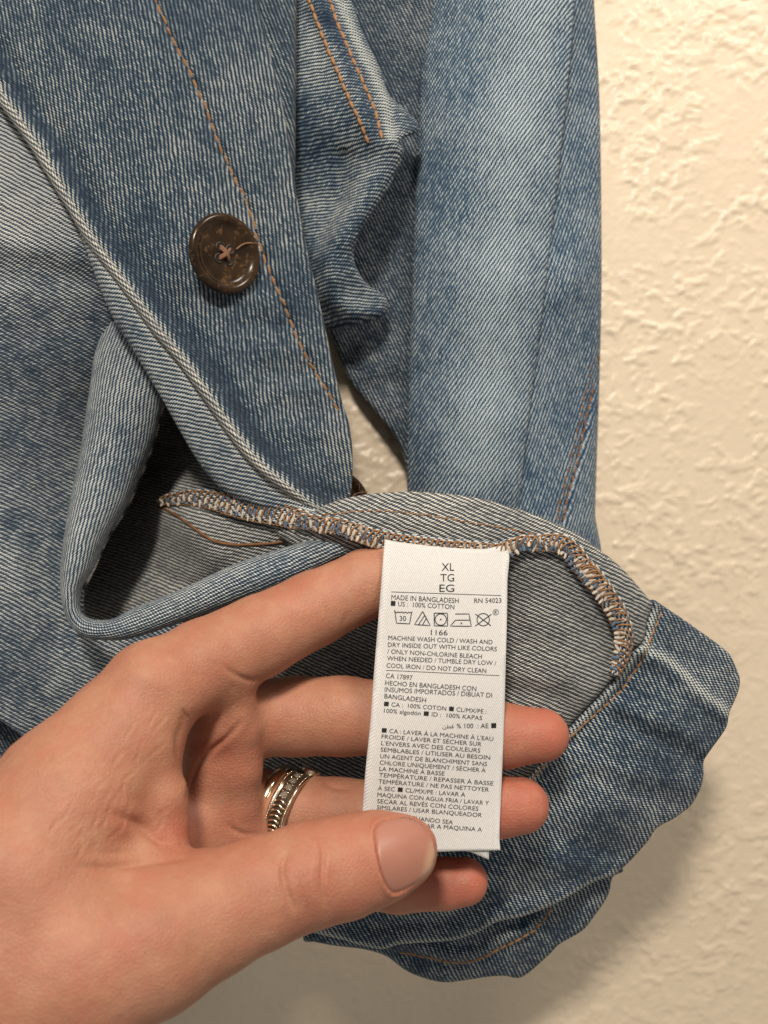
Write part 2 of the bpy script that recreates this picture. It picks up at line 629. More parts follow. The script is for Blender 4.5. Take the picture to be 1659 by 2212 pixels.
# --- sleeve against the wall
L1 = [(1062, -60), (1040, 100), (1010, 300), (985, 600), (955, 900), (935, 1060), (925, 1200)]
L2 = [(1243, -60), (1232, 100), (1212, 300), (1190, 500), (1160, 750), (1138, 920), (1120, 1080), (1105, 1240)]
tp = TPS([(900, 0, .335), (870, 400, .3355), (860, 800, .338), (900, 1100, .339), (1062, 0, .3275), (1010, 300, .3275), (985, 600, .328), (950, 900, .3295), (935, 1100, .3305),
          (1150, 0, .3245), (1110, 300, .3240), (1090, 600, .3245), (1050, 900, .326), (1020, 1100, .327),
          (1245, 0, .3310), (1210, 300, .3305), (1190, 500, .3305), (1150, 850, .332), (1115, 1100, .332)])
L1s = crom(L1, step=20)


def d_sleeve(u, v):
    t = np.clip(dist_poly(u, v, L1s, True) / 130.0, 0, 1)
    return tp(u, v) + 0.013 * (1 - np.sqrt(np.maximum(1 - t * t, 0)))


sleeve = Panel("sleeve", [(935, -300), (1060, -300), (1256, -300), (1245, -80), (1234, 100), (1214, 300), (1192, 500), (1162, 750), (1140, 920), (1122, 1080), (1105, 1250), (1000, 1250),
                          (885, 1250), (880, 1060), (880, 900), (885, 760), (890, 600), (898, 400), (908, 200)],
               d_sleeve, M['sleeve'], 56, jacket, roll=9, roll_d=0.003, seed=1, bumps=0.0010, pale=[([(1160, -50), (1120, 300), (1075, 650), (1030, 1000)], 70, 0.42)])  # natural crest fading, with the lit fold's brightness put into the colour
tps = TPS([(600, 0, .343), (600, 500, .346), (720, 800, .347), (820, 0, .3405), (820, 400, .3415), (820, 800, .3425), (880, 1000, .3425), (1000, 0, .342), (1000, 600, .343), (1000, 1100, .343)])
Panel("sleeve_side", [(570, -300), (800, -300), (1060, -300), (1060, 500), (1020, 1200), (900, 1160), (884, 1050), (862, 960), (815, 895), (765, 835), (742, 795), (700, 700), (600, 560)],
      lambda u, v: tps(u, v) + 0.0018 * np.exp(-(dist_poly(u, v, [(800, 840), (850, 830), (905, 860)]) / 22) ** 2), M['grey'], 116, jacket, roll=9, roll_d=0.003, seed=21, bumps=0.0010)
tp2 = TPS([(1050, 0, .337), (1050, 600, .337), (1050, 1200, .338), (1200, 0, .3345), (1180, 600, .3345), (1160, 1200, .3355),
           (1245, 0, .3380), (1240, 600, .3370), (1220, 1200, .3390), (1280, 0, .349), (1290, 600, .349), (1278, 1200, .3505)])
SLIT = [(1288, 770), (1275, 840), (1258, 920), (1240, 1000), (1222, 1070), (1210, 1130)]
sleeve_b = Panel("sleeve_back", [(1060, -300), (1262, -300), (1272, -80), (1279, 40), (1288, 200), (1292, 400), (1293, 600), (1290, 760), (1284, 950), (1279, 1100), (1276, 1240), (1050, 1240)],
                 lambda u, v: tp2(u, v) + 0.0012 * np.exp(-(dist_poly(u, v, SLIT) / 7) ** 2) - 0.0010 * np.exp(-(dist_poly(u, v, [(p[0] + 12, p[1]) for p in SLIT]) / 7) ** 2),
                 M['sleeve'], 70, jacket, roll=16, roll_d=0.006, seed=2, bumps=0.0010)
stitches(sleeve_b, [(p[0] - 9, p[1]) for p in SLIT], 13, 4, 0.0010, 'thread_dark', jit=1, off=0.0013)
stitches(sleeve_b, [(p[0] + 6, p[1]) for p in SLIT], 13, 4, 0.0009, 'thread_dark', jit=1, off=0.0013)
stitches(sleeve_b, [(1208, 1102), (1230, 1112)], 5, 1, 0.0016, 'thread', name="bartack_stitch", jit=1)

# --- underarm fold with the double row of topstitching
tp3 = TPS([(600, 0, .322), (590, 400, .325), (640, 700, .330), (660, 0, .316), (700, 100, .314), (760, 250, .313), (640, 300, .318),
           (720, 330, .318), (700, 430, .322), (760, 0, .319), (830, 200, .317), (900, 275, .321), (860, 300, .316),
           (730, 600, .318), (690, 560, .319), (800, 640, .327), (840, 690, .334), (740, 690, .324), (780, 420, .318), (850, 330, .318), (740, 520, .316), (720, 700, .327)])
F1 = [(855, 318), (810, 400), (755, 480), (715, 540), (712, 600)]
F2 = [(745, 342), (738, 400), (712, 470), (690, 520)]


def d_under(u, v):
    d = tp3(u, v)
    d = d - 0.0050 * np.exp(-(dist_poly(u, v, crom(F1, step=10)) / 34) ** 2)
    d = d + 0.0028 * np.exp(-(dist_poly(u, v, crom(F2, step=10)) / 20) ** 2)
    d = d - 0.0022 * np.exp(-(dist_poly(u, v, [(690, 0), (733, 130), (790, 260), (812, 305)]) / 24) ** 2)
    d = d + 0.0018 * np.exp(-(dist_poly(u, v, [(745, 0), (790, 100), (845, 215), (850, 290)]) / 8) ** 2)
    d = d - 0.003 * np.exp(-(dist_poly(u, v, [(700, 640), (760, 670), (810, 675)]) / 26) ** 2)
    return d


under = Panel("underarm_fold", [(520, -300), (690, -300), (742, -80), (760, 0), (785, 70), (822, 150), (842, 205), (880, 240), (905, 268), (900, 286), (862, 305), (872, 330),
                                (845, 395), (808, 455), (775, 510), (765, 560), (790, 610), (832, 640), (838, 668), (820, 688), (770, 702), (722, 712), (680, 690), (600, 560), (570, 300)],
              d_under, M['cuff'], 6, jacket, roll=12, roll_d=0.004, seed=3, wear_edges=[[(735, 0), (775, 95), (830, 210), (842, 290)]], wearw=8, bumps=0.0007, dark_edges=[[(690, 0), (716, 60), (748, 128), (790, 215), (812, 300)]], darkw=16)
stitches(under, [(664, -10), (690, 62), (718, 130), (750, 205), (776, 262), (797, 312)], 17, 3, 0.0013, 'thread', jit=0.6)
stitches(under, [(708, -10), (728, 48), (752, 105), (785, 180), (810, 240), (826, 302)], 17, 3, 0.0013, 'thread', jit=0.6)

# --- layer under the lapel
tp4 = TPS([(450, 0, .300), (450, 500, .304), (560, 0, .300), (600, 200, .303), (640, 0, .307), (636, 400, .308), (600, 500, .309)])
Panel("front_facing", [(430, -300), (630, -300), (640, -80), (641, 100), (639, 250), (634, 420), (600, 600), (430, 600)], tp4, M['lapel'], 112, jacket, roll=12, roll_d=0.006, seed=4)

# --- lapel / front edge with the button
LE = [(-300, -160), (-60, 120), (0, 215), (70, 315), (140, 432), (190, 515), (245, 590), (300, 665), (335, 715), (385, 775), (430, 838), (490, 925), (540, 990), (600, 1045), (690, 1112)]
RE = [(500, -300), (540, -80), (556, 0), (580, 100), (606, 205), (625, 310), (641, 420), (664, 540), (690, 650), (716, 770), (737, 860), (756, 925), (762, 1000), (757, 1072), (740, 1140)]
tp5 = TPS([(-60, 0, .283), (0, 215, .279), (140, 430, .277), (245, 590, .275), (335, 715, .273), (430, 838, .271), (540, 990, .270), (650, 1100, .269),
           (200, 0, .281), (300, 300, .279), (400, 550, .279), (480, 750, .279), (600, 950, .279), (680, 1080, .277),
           (556, 0, .293), (606, 205, .293), (641, 420, .293), (690, 650, .293), (737, 860, .293), (760, 1000, .290), (757, 1080, .287)])
TS = [(330, -12), (352, 40), (378, 95), (412, 160), (443, 228), (465, 290), (486, 342), (512, 395), (535, 440), (558, 520), (584, 590), (610, 650), (640, 722), (665, 775), (700, 835), (735, 892)]
LE_in = [(p[0] + 22, p[1] - 4) for p in LE]


def d_lapel(u, v):
    d = tp5(u, v)
    d = d + 0.0014 * np.exp(-(dist_poly(u, v, crom(TS, step=20)) / 7) ** 2)             # the seam pulls in
    d = d - 0.0012 * np.exp(-(dist_poly(u, v, crom(LE_in, step=20)) / 16) ** 2)          # thick folded edge
    d = d + 0.0016 * np.exp(-(dist_poly(u, v, crom([(p[0] + 62, p[1] - 12) for p in LE], step=20)) / 20) ** 2)
    for q in ([(500, 640), (580, 655)], [(560, 760), (655, 755)], [(590, 850), (690, 845)], [(610, 930), (720, 935)]):
        d = d - 0.0011 * np.exp(-(dist_poly(u, v, q) / 20) ** 2)
    for q in ([(515, 700), (620, 705)], [(570, 808), (680, 805)], [(480, 640), (400, 640)]):
        d = d + 0.0009 * np.exp(-(dist_poly(u, v, q) / 16) ** 2)
    return d


lapel = Panel("lapel", [(-420, -300), (-420, -180)] + LE + RE[::-1] + [(200, -300)], d_lapel, M['lapel'], 99, jacket, roll=8, roll_d=0.0011, seed=5,
              wear_edges=[[(p[0] + 6, p[1] - 3) for p in LE]], wearw=11, step=5.5, dark_edges=[[(p[0] + 46, p[1] - 8) for p in LE]], darkw=18, pucker=[TS, LE_in],
              bend=lambda u, v, ab: ab + np.c_[0.004 * (v - 500) / 500 * 0.9 * np.sin(v / 400), np.zeros(len(u))])
stitches(lapel, TS, 19, 6, 0.0009, 'thread_mid', jit=1.0)

# --- facing turned out under the lapel edge
tp6 = TPS([(150, 430, .2782), (245, 590, .2762), (335, 715, .2742), (430, 838, .2722), (540, 990, .2712), (690, 1112, .2702),
           (130, 440, .2790), (215, 625, .2785), (280, 745, .2775), (355, 870, .2765), (420, 990, .2760), (490, 1065, .2745), (580, 1100, .2725)])
facing = Panel("lapel_facing", [(100, 350), (150, 420), (260, 590), (345, 715), (440, 838), (550, 990), (610, 1040), (705, 1112), (660, 1125), (580, 1108), (495, 1068), (452, 1030), (420, 985),
                                (385, 925), (352, 866), (318, 808), (280, 745), (245, 690), (215, 622), (185, 540), (150, 450), (120, 390)],
               tp6, M['inside_blue'], 168, jacket, roll=20, roll_d=0.005, seed=6, wear_edges=[[(p[0] - 4, p[1] + 4) for p in LE[4:]]], wearw=10)

ea = np.array([(p[0] - 5, p[1] + 4) for p in LE[1:]], float)
eb = np.array([(p[0] + 13, p[1] - 5) for p in LE[1:]], float)
ded = tp5(ea[:, 0], ea[:, 1])
edge, _ev = ribbon("lapel_edge", ea, eb, ded + 0.0008, ded + 0.0000, [0.0022] * len(ea), M['edge'], jacket, ns=14, nl=260, wale=62, seed=8)

# --- body of the jacket seen inside out on the left
tp7 = TPS([(-60, 150, .287), (0, 300, .2845), (0, 430, .284), (0, 540, .286), (120, 480, .283), (200, 560, .2855), (0, 660, .2915), (150, 680, .292), (0, 820, .299), (200, 800, .302),
           (0, 1100, .304), (150, 1100, .310), (0, 1350, .297), (120, 1400, .298), (60, 1560, .297), (250, 1500, .300), (400, 1350, .300), (700, 1300, .300), (700, 1700, .302), (300, 900, .322)])
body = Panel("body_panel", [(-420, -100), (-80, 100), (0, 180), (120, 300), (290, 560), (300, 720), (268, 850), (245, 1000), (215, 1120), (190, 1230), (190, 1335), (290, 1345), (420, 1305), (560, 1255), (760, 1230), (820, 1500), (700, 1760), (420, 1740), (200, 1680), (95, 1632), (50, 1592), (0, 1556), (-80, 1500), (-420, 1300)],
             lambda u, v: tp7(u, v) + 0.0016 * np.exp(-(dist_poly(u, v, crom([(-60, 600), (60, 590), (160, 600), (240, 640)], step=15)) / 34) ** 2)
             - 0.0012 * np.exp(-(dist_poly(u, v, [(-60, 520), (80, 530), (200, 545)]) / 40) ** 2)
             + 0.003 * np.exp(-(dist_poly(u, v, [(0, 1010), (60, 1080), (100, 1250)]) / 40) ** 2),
             M['body'], 152, jacket, pale=[([(-100, 250), (0, 360), (90, 470)], 120, 0.50)], roll=8, roll_d=0.002, seed=7, bumps=0.0014)  # pale: brightness of the lit upper left put into the cloth colour
tp8 = TPS([(-60, 1450, .322), (300, 1450, .322), (300, 1800, .322), (-60, 1800, .322)])
Panel("back_panel", [(-420, 1200), (-80, 1440), (120, 1480), (420, 1500), (420, 1780), (200, 1800), (-80, 1790), (-420, 1760)], tp8, M['grey'], 120, jacket, roll=8, seed=8)

# --- pouch: inside of the turned-up hem
tp9 = TPS([(120, 900, .335), (250, 900, .340), (350, 900, .345), (340, 1000, .345), (250, 1150, .342), (195, 1280, .328), (310, 1150, .334), (250, 1300, .320),
           (350, 1070, .325), (420, 1020, .318), (480, 1000, .306), (600, 1050, .294), (405, 1130, .292), (500, 1150, .282), (470, 1200, .284), (390, 1200, .304),
           (330, 1270, .312), (400, 1290, .298), (500, 1260, .288), (600, 1120, .278), (640, 1200, .280), (720, 1150, .272), (760, 1260, .280), (600, 1300, .284)])
BUL = [(365, 1105), (420, 1180), (500, 1235), (600, 1225)]
pouch = Panel("hem_inside", [(245, 800), (330, 780), (440, 880), (500, 980), (590, 1062), (660, 1104), (760, 1124), (820, 1180), (800, 1250), (640, 1250), (480, 1310), (300, 1365), (190, 1365), (152, 1310), (165, 1200), (195, 1050), (220, 900)],
              lambda u, v: tp9(u, v) + 0.003 * np.exp(-(dist_poly(u, v, crom([(340, 1240), (430, 1270), (540, 1262), (640, 1230)], step=12)) / 18) ** 2)
              - 0.003 * np.exp(-(dist_poly(u, v, crom(BUL, step=12)) / 34) ** 2),
              M['inside'], 168, jacket, roll=6, seed=9, bumps=0.0008)

# --- rolled lip of the pouch
LIPA = [(255, 640), (226, 700), (204, 765), (191, 853), (171, 984), (150, 1085), (134, 1187), (129, 1254), (134, 1305), (150, 1349), (181, 1376), (235, 1384), (292, 1377), (370, 1352), (420, 1334), (498, 1306), (590, 1272), (690, 1228), (800, 1175), (870, 1150)]
LIPB = [(440, 700), (410, 760), (380, 815), (353, 873), (333, 950), (306, 1021), (275, 1092), (231, 1163), (205, 1222), (176, 1275), (180, 1328), (236, 1338), (292, 1312), (353, 1288), (404, 1267), (498, 1222), (590, 1190), (690, 1160), (790, 1135), (870, 1115)]
dA = [.300, .299, .298, .297, .295, .292, .288, .285, .283, .281, .279, .278, .277, .275, .273, .271, .268, .266, .264, .264]
dB = [.296, .296, .297, .298, .299, .299, .298, .295, .292, .288, .284, .281, .280, .278, .276, .273, .270, .268, .266, .266]
bl = [.004, .006, .008, .010, .011, .011, .011, .010, .008, .006, .0055, .0055, .006, .006, .006, .006, .0055, .005, .004, .003]
lip, lipV = ribbon("hem_lip", LIPA, LIPB, dA, dB, bl, M['inside_blue'], jacket, wale=86, seed=3)

# cloth running back from lip and facing, added to shade the pouch
wa = np.array([(410, 760), (380, 815), (353, 873), (333, 950), (306, 1021), (275, 1092), (231, 1163), (205, 1222), (180, 1272)], float)
ribbon("pouch_shade_cloth", wa - (4, 0), wa - (26, -4), [.297, .298, .299, .300, .300, .300, .299, .296, .293], [.346, .347, .348, .348, .347, .345, .342, .338, .330], [.0004] * len(wa), M['inside'], jacket, ns=12, nl=80, wale=80, seed=11)
wb = np.array([(330, 800), (352, 866), (385, 925), (420, 985), (452, 1030), (495, 1066)], float)
ribbon("pouch_shade_cloth", wb + (8, -6), wb + (26, -18), [.2815, .281, .281, .2805, .280, .279], [.346, .346, .345, .340, .328, .315], [.0004] * len(wb), M['inside'], jacket, ns=12, nl=80, wale=80, seed=12)

# --- the turned-up hem: inside face
TOPE = [(596, 1150), (640, 1126), (676, 1106), (705, 1090), (740, 1078), (790, 1068), (850, 1063), (900, 1062), (980, 1068), (1050, 1080), (1106, 1096), (1166, 1116), (1239, 1149), (1279, 1176), (1339, 1223), (1393, 1283), (1409, 1303)]
BINN = [(1409, 1306), (1396, 1346), (1386, 1389), (1359, 1416), (1326, 1466), (1293, 1503), (1249, 1549), (1170, 1640), (1090, 1740)]
SEAM = [(636, 1122), (660, 1126), (690, 1130), (740, 1138), (800, 1158), (850, 1172), (900, 1180), (950, 1186), (1010, 1190), (1080, 1190), (1120, 1172), (1160, 1172), (1200, 1170), (1230, 1185), (1260, 1222), (1290, 1258), (1318, 1296), (1338, 1335), (1348, 1370), (1346, 1405), (1335, 1440), (1328, 1458)]
tp10 = TPS([(660, 1110, .268), (780, 1070, .262), (900, 1062, .258), (1050, 1080, .257), (1200, 1132, .258), (1300, 1192, .260), (1400, 1295, .264),
            (700, 1130, .262), (800, 1150, .255), (950, 1180, .253), (1090, 1185, .253), (1200, 1170, .255), (1300, 1280, .259), (1345, 1390, .264),
            (800, 1280, .2715), (950, 1300, .269), (1150, 1300, .2600), (1230, 1380, .2610), (1300, 1480, .2640), (1150, 1480, .2605), (1150, 1580, .2655), (950, 1500, .276), (600, 1400, .284), (700, 1600, .285),
            (1200, 1600, .2685), (1050, 1800, .278), (700, 1800, .284)])
seam_s = crom(SEAM, step=10)


def d_hem(u, v):
    d = tp10(u, v)
    s = dist_poly(u, v, seam_s, True)
    d = d + 0.0010 * sstep(s, 2, 26) * np.exp(-np.clip(s - 26, 0, 999) / 70)      # the panel under the seam allowance lies deeper
    d = d - 0.0016 * np.exp(-(dist_poly(u, v, [(1150, 1330), (1225, 1370), (1240, 1470)]) / 40) ** 2)
    d = d + 0.0015 * np.exp(-(dist_poly(u, v, [(1060, 1480), (1200, 1505)]) / 22) ** 2)
    return d


hem = Panel("hem_facing", TOPE + BINN + [(900, 1830), (600, 1840), (520, 1700), (520, 1450), (600, 1300), (640, 1200)],
            d_hem, M['inside'], 156, jacket, roll=14, roll_d=0.004, seed=10, step=5.5,
            bend=lambda u, v, ab: ab)
stitches(hem, [(700, 1112), (800, 1103), (900, 1110), (1000, 1126), (1100, 1143), (1190, 1165), (1260, 1200)], 12, 6, 0.0005, 'thread', jit=0.6)

# --- outer face of the turned-up hem (right) and its lower fold
OUT = [(1405, 1296), (1439, 1313), (1506, 1359), (1569, 1406), (1586, 1433), (1598, 1466), (1594, 1496), (1576, 1539), (1568, 1573), (1536, 1619), (1520, 1645), (1520, 1673), (1513, 1703), (1493, 1739), (1459, 1766), (1419, 1789), (1393, 1825), (1333, 1885)]
FOLD = [(1333, 1885), (1283, 1905), (1223, 1940), (1183, 1960), (1128, 1980), (1078, 1990), (1028, 2015), (983, 2030), (933, 2035), (863, 2040), (820, 2050), (740, 2030), (660, 2000)]
FAC = [(1395, 1398), (1439, 1419), (1473, 1446), (1506, 1479), (1539, 1506), (1580, 1540)]
tp11 = TPS([(1409, 1303, .266), (1500, 1360, .274), (1590, 1450, .281), (1386, 1389, .264), (1326, 1466, .266), (1249, 1549, .268), (1150, 1660, .270), (1450, 1420, .270), (1540, 1500, .275),
            (1450, 1550, .269), (1520, 1640, .279), (1350, 1600, .268), (1300, 1750, .269), (1450, 1750, .279), (1350, 1850, .281), (1200, 1900, .275), (1000, 1950, .276),
            (1050, 1800, .272), (1000, 2020, .281), (800, 2000, .284), (700, 1900, .282), (820, 1850, .278)])


def d_cuff(u, v):
    d = tp11(u, v)
    s = dist_poly(u, v, crom(FAC, step=10), True)
    d = d + 0.0042 * (1 - sstep(s, -13, 3)) - 0.0018 * np.exp(-((s - 14) / 18) ** 2)
    b = dist_poly(u, v, crom(BINN, step=12))
    d = d - 0.0014 * np.exp(-((b - 10) / 9) ** 2) + 0.0012 * np.exp(-((b - 26) / 6) ** 2)
    for q, w, h in (([(1340, 1560), (1430, 1600), (1525, 1655)], 16, .0016), ([(1300, 1680), (1400, 1720), (1500, 1735)], 26, .0010), ([(1180, 1790), (1280, 1830), (1360, 1840)], 24, .0009), ([(1000, 1960), (1130, 1930), (1240, 1900)], 20, .001), ([(800, 2000), (950, 1990), (1080, 1950)], 14, .0014)):
        d = d + h * np.exp(-(dist_poly(u, v, crom(q, step=12)) / w) ** 2)
    for q, w, h in (([(1330, 1520), (1430, 1560), (1530, 1610)], 18, .0014), ([(1260, 1640), (1400, 1680), (1510, 1700)], 24, .0010), ([(1120, 1850), (1250, 1870), (1330, 1880)], 20, .0008)):
        d = d - h * np.exp(-(dist_poly(u, v, crom(q, step=12)) / w) ** 2)
    return d


cuff = Panel("hem_band", OUT + FOLD[1:] + [(640, 1900), (760, 1800), (1000, 1760)] + BINN[::-1][0:-1], d_cuff, M['cuff'], 116, jacket, roll=6, roll_d=0.0018, seed=11, step=5.5,
             wear_edges=[FOLD, [(p[0] + 3, p[1] + 8) for p in FAC], [(p[0] + 9, p[1] + 6) for p in BINN]], wearw=6, bumps=0.0008, pucker=[BINN, FOLD, OUT])
stitches(cuff, [(1429, 1323), (1416, 1353), (1399, 1393), (1383, 1433), (1359, 1466), (1346, 1489), (1306, 1526), (1279, 1549), (1246, 1579), (1166, 1663), (1130, 1710)], 15, 4, 0.0007, 'thread', jit=0.5)
LOW = [(1340, 1870), (1323, 1895), (1313, 1935), (1283, 1980), (1258, 2010), (1208, 2040), (1183, 2065), (1128, 2110), (1090, 2108), (1053, 2110), (1008, 2117), (963, 2122), (923, 2115), (878, 2097), (833, 2065), (783, 2050), (730, 2044), (683, 2035), (655, 2024)]
HST = [(1190, 1962), (1168, 1995), (1138, 2020), (1078, 2050), (1038, 2070), (983, 2080), (913, 2065), (863, 2055)]
tp12 = TPS([(1330, 1890, .292), (1250, 1950, .292), (1100, 2000, .289), (900, 2030, .290), (680, 2000, .292), (1200, 2030, .297), (1000, 2110, .300), (840, 2060, .298), (1130, 2100, .301), (960, 1900, .294), (1200, 1800, .294)])


def d_low(u, v):
    d = tp12(u, v)
    s = dist_poly(u, v, crom(HST, step=10), True)
    d = d + 0.0035 * sstep(-s, -3, 5) * (dist_poly(u, v, crom(HST, step=10)) < 70) * np.exp(-dist_poly(u, v, crom(HST, step=10)) / 40)
    return d + 0.0012 * np.sin(u / 26.0) * sstep(v, 1990, 2090)


low = Panel("hem_lining", LOW + [(700, 1930), (900, 1850), (1200, 1780)], lambda u, v: tp12(u, v) - 0.0030 * np.exp(-(dist_poly(u, v, crom([(p[0], p[1] - 14) for p in HST], step=10)) / 15) ** 2)
            + 0.0014 * np.exp(-(dist_poly(u, v, crom([(p[0], p[1] + 6) for p in HST], step=10)) / 7) ** 2) + 0.0011 * np.sin(u / 21.0 + v / 60) * sstep(v, 2000, 2090),
            M['cuff'], 112, jacket, roll=8, roll_d=0.003, seed=12, pucker=[HST, LOW])
stitches(low, HST, 14, 4, 0.0010, 'thread', jit=0.8, off=0.0006)


# --- overlocked seam allowance
def overlock(name, path, width, panel, lift, loops=True, step=12, seed=0, label=None, thick=1.0):
    r = np.random.default_rng(seed)
    c = crom(np.c_[path, width], step=3.0)
    n = len(c)
    t = np.gradient(c[:, :2], axis=0)
    t /= np.linalg.norm(t, axis=1, keepdims=True)
    nr = np.stack([-t[:, 1], t[:, 0]], -1)          # towards the lower side of the seam
    ns = 9
    V = []
    wob = 2.5 * fbm(np.arange(n) / 7.0 + seed * 3, np.zeros(n) + seed, 2)
    for k in range(ns):
        a = k / (ns - 1)
        off = (a - 0.5) * c[:, 2] + wob
        q = c[:, :2] + nr * off[:, None]
        bulge = math.sin(math.pi * a) ** 0.6
        d = panel.base(c[:, 0], c[:, 1]) - lift - 0.0012 * thick * bulge + 0.0005 * fbm(q[:, 0] / 9, q[:, 1] / 9, 2)
        V.append(P(q[:, 0], q[:, 1], d))
    V = np.stack(V, 1)
    fs = [(i * ns + j, (i + 1) * ns + j, (i + 1) * ns + j + 1, i * ns + j + 1) for i in range(n - 1) for j in range(ns - 1)]
    pts = V.reshape(-1, 3)
    me = mesh(name, pts, fs)
    a0 = pts[list(fs[len(fs) // 2])]
    if np.cross(a0[1] - a0[0], a0[2] - a0[0])[1] > 0:
        me.flip_normals()
    lu = np.linspace(-0.5, 0.5, ns)[None] * c[:, 2:3] * 1.25e-4
    lv = np.repeat(np.arange(n)[:, None] * 3.0 * 1.25e-4, ns, 1)
    set_uv(me, fab_uv(lu.ravel(), lv.ravel(), 60))
    set_attr(me, "wear", np.full(len(pts), 0.3))
    ob = solidify(link(name, me, M['inside_blue'], jacket), 0.0012)
    if label:
        ob["label"] = label
    me.materials.clear()
    me.materials.append(M['inside_blue'])
    if not loops:
        return ob
    # each overlock loop: a strand over the edge and slanting back across the seam
    seg = max(1, int(round(step / 3.0)))
    for i in range(2, n - seg - 2, seg):
        j = min(n - 1, i + seg)
        lo = V[i, ns - 1]
        up = V[min(n - 1, i + seg // 2 + 1), 1]
        lo2 = V[j, ns - 1]
        mid = V[i, ns // 2]
        o1 = np.array([0, -0.0006, 0])
        jj = r.normal(0, 0.00012, (4, 3))
        path = crom([lo + jj[0] + (0, .0003, 0), mid + o1 * 1.2 + jj[1], up + o1 + jj[2]], n=7)
        v, f = tube_mesh("loop", path, 0.00024, 6)
        ctr = path[3]
        me2 = mesh("overlock_stitch", v - ctr, f)
        o = link("overlock_stitch", me2, M['thread'], ob)
        o.location = ctr
        for row in (ns - 2, ns - 4, 3):                     # cut yarns puffing out between two loops
            if r.random() < (0.95, 0.7, 0.35)[(ns - 2, ns - 4, 3).index(row)]:
                ee = (V[i, row] + V[j, row]) / 2
                o = link("yarn_end", stitch_mesh('yarn' if r.random() < 0.66 else 'yarn_blue'), None, ob)
                dirv = (V[i, ns - 1] - V[i, 1]) + r.normal(0, 0.0012, 3)
                o.matrix_world = orient(ee + (0, -0.0003, 0), dirv, (0, -1, 0)) @ Matrix.Diagonal((0.0008 + 0.0006 * r.random(), 0.00036 + 0.0002 * r.random(), 0.0003, 1))
    # chain along both sides
    for row, nm in ((1, "chain_thread"), (ns - 1, "chain_thread")):
        q = V[:, row] + np.array([0, -0.0005, 0])
        q = q + np.stack([0 * q[:, 0], 0 * q[:, 0], 0.00018 * np.sin(np.arange(n) * 2.0)], -1)
        v, f = tube_mesh(nm, q, 0.00018, 6)
        link(nm, mesh(nm, v, f), M['thread'], ob)
    return ob


overlock("overlocked_seam", SEAM[:16], [34, 34, 34, 36, 40, 48, 50, 50, 48, 40, 32, 36, 42, 44, 46, 48], hem, 0.0014, seed=1)
overlock("overlocked_seam", SEAM[14:], [40, 42, 44, 44, 42, 38, 30, 18], hem, 0.0018, seed=2, step=12)
overlock("overlocked_seam", [(338, 1084), (380, 1076), (430, 1074), (490, 1086), (540, 1098), (600, 1108), (650, 1122), (705, 1134)], [14, 28, 38, 46, 52, 52, 46, 38], pouch, 0.0066, seed=3, step=11)
v, f = tube_mesh("piping", pouch.at(*crom([(340, 1090), (372, 1108), (402, 1128), (432, 1150), (462, 1168), (500, 1176), (545, 1176), (600, 1172), (650, 1158), (700, 1142)], step=4).T, 0.0004), 0.0004, 7)
link("seam_thread", mesh("seam_thread", v, f), M['thread_dark'], jacket)

def fibres(name, paths, n, parent, mat, length=0.0022, seed=0, spread=6.0):
    r = np.random.default_rng(seed)
    V, Fc = [], []
    for (pan, path, lift) in paths:
        c = crom(path, step=3)
        q = c[r.integers(0, len(c), n)] + r.normal(0, spread, (n, 2))
        for p0 in P(q[:, 0], q[:, 1], pan.base(q[:, 0], q[:, 1]) - lift):
            a = r.normal(0, 1, 3)
            a /= np.linalg.norm(a)
            b = r.normal(0, 1, 3) * 0.6
            L = length * (0.5 + r.random())
            path3 = crom([p0, p0 + a * L * 0.5 + b * L * 0.15, p0 + (a + b * 0.5) * L], n=5)
            v, f = tube_mesh("f", path3, 0.000018, 3, caps=False)
            o = len(V)
            V.extend(v)
            Fc.extend([tuple(i + o for i in x) for x in f])
    ob = link(name, mesh(name, V, Fc), mat, parent)
    ob["kind"] = "stuff"
    return ob


fibres("lint", [(hem, SEAM, 0.0035), (lapel, LE, 0.001), (hem, TOPE, 0.0002), (cuff, OUT, -0.0005)], 200, jacket, M['yarn'], seed=5, length=0.0016)
fibres("loose_thread_end", [(hem, [(822, 1180), (828, 1196)], 0.004)], 14, jacket, M['thread'], length=0.004, seed=6, spread=2.0)

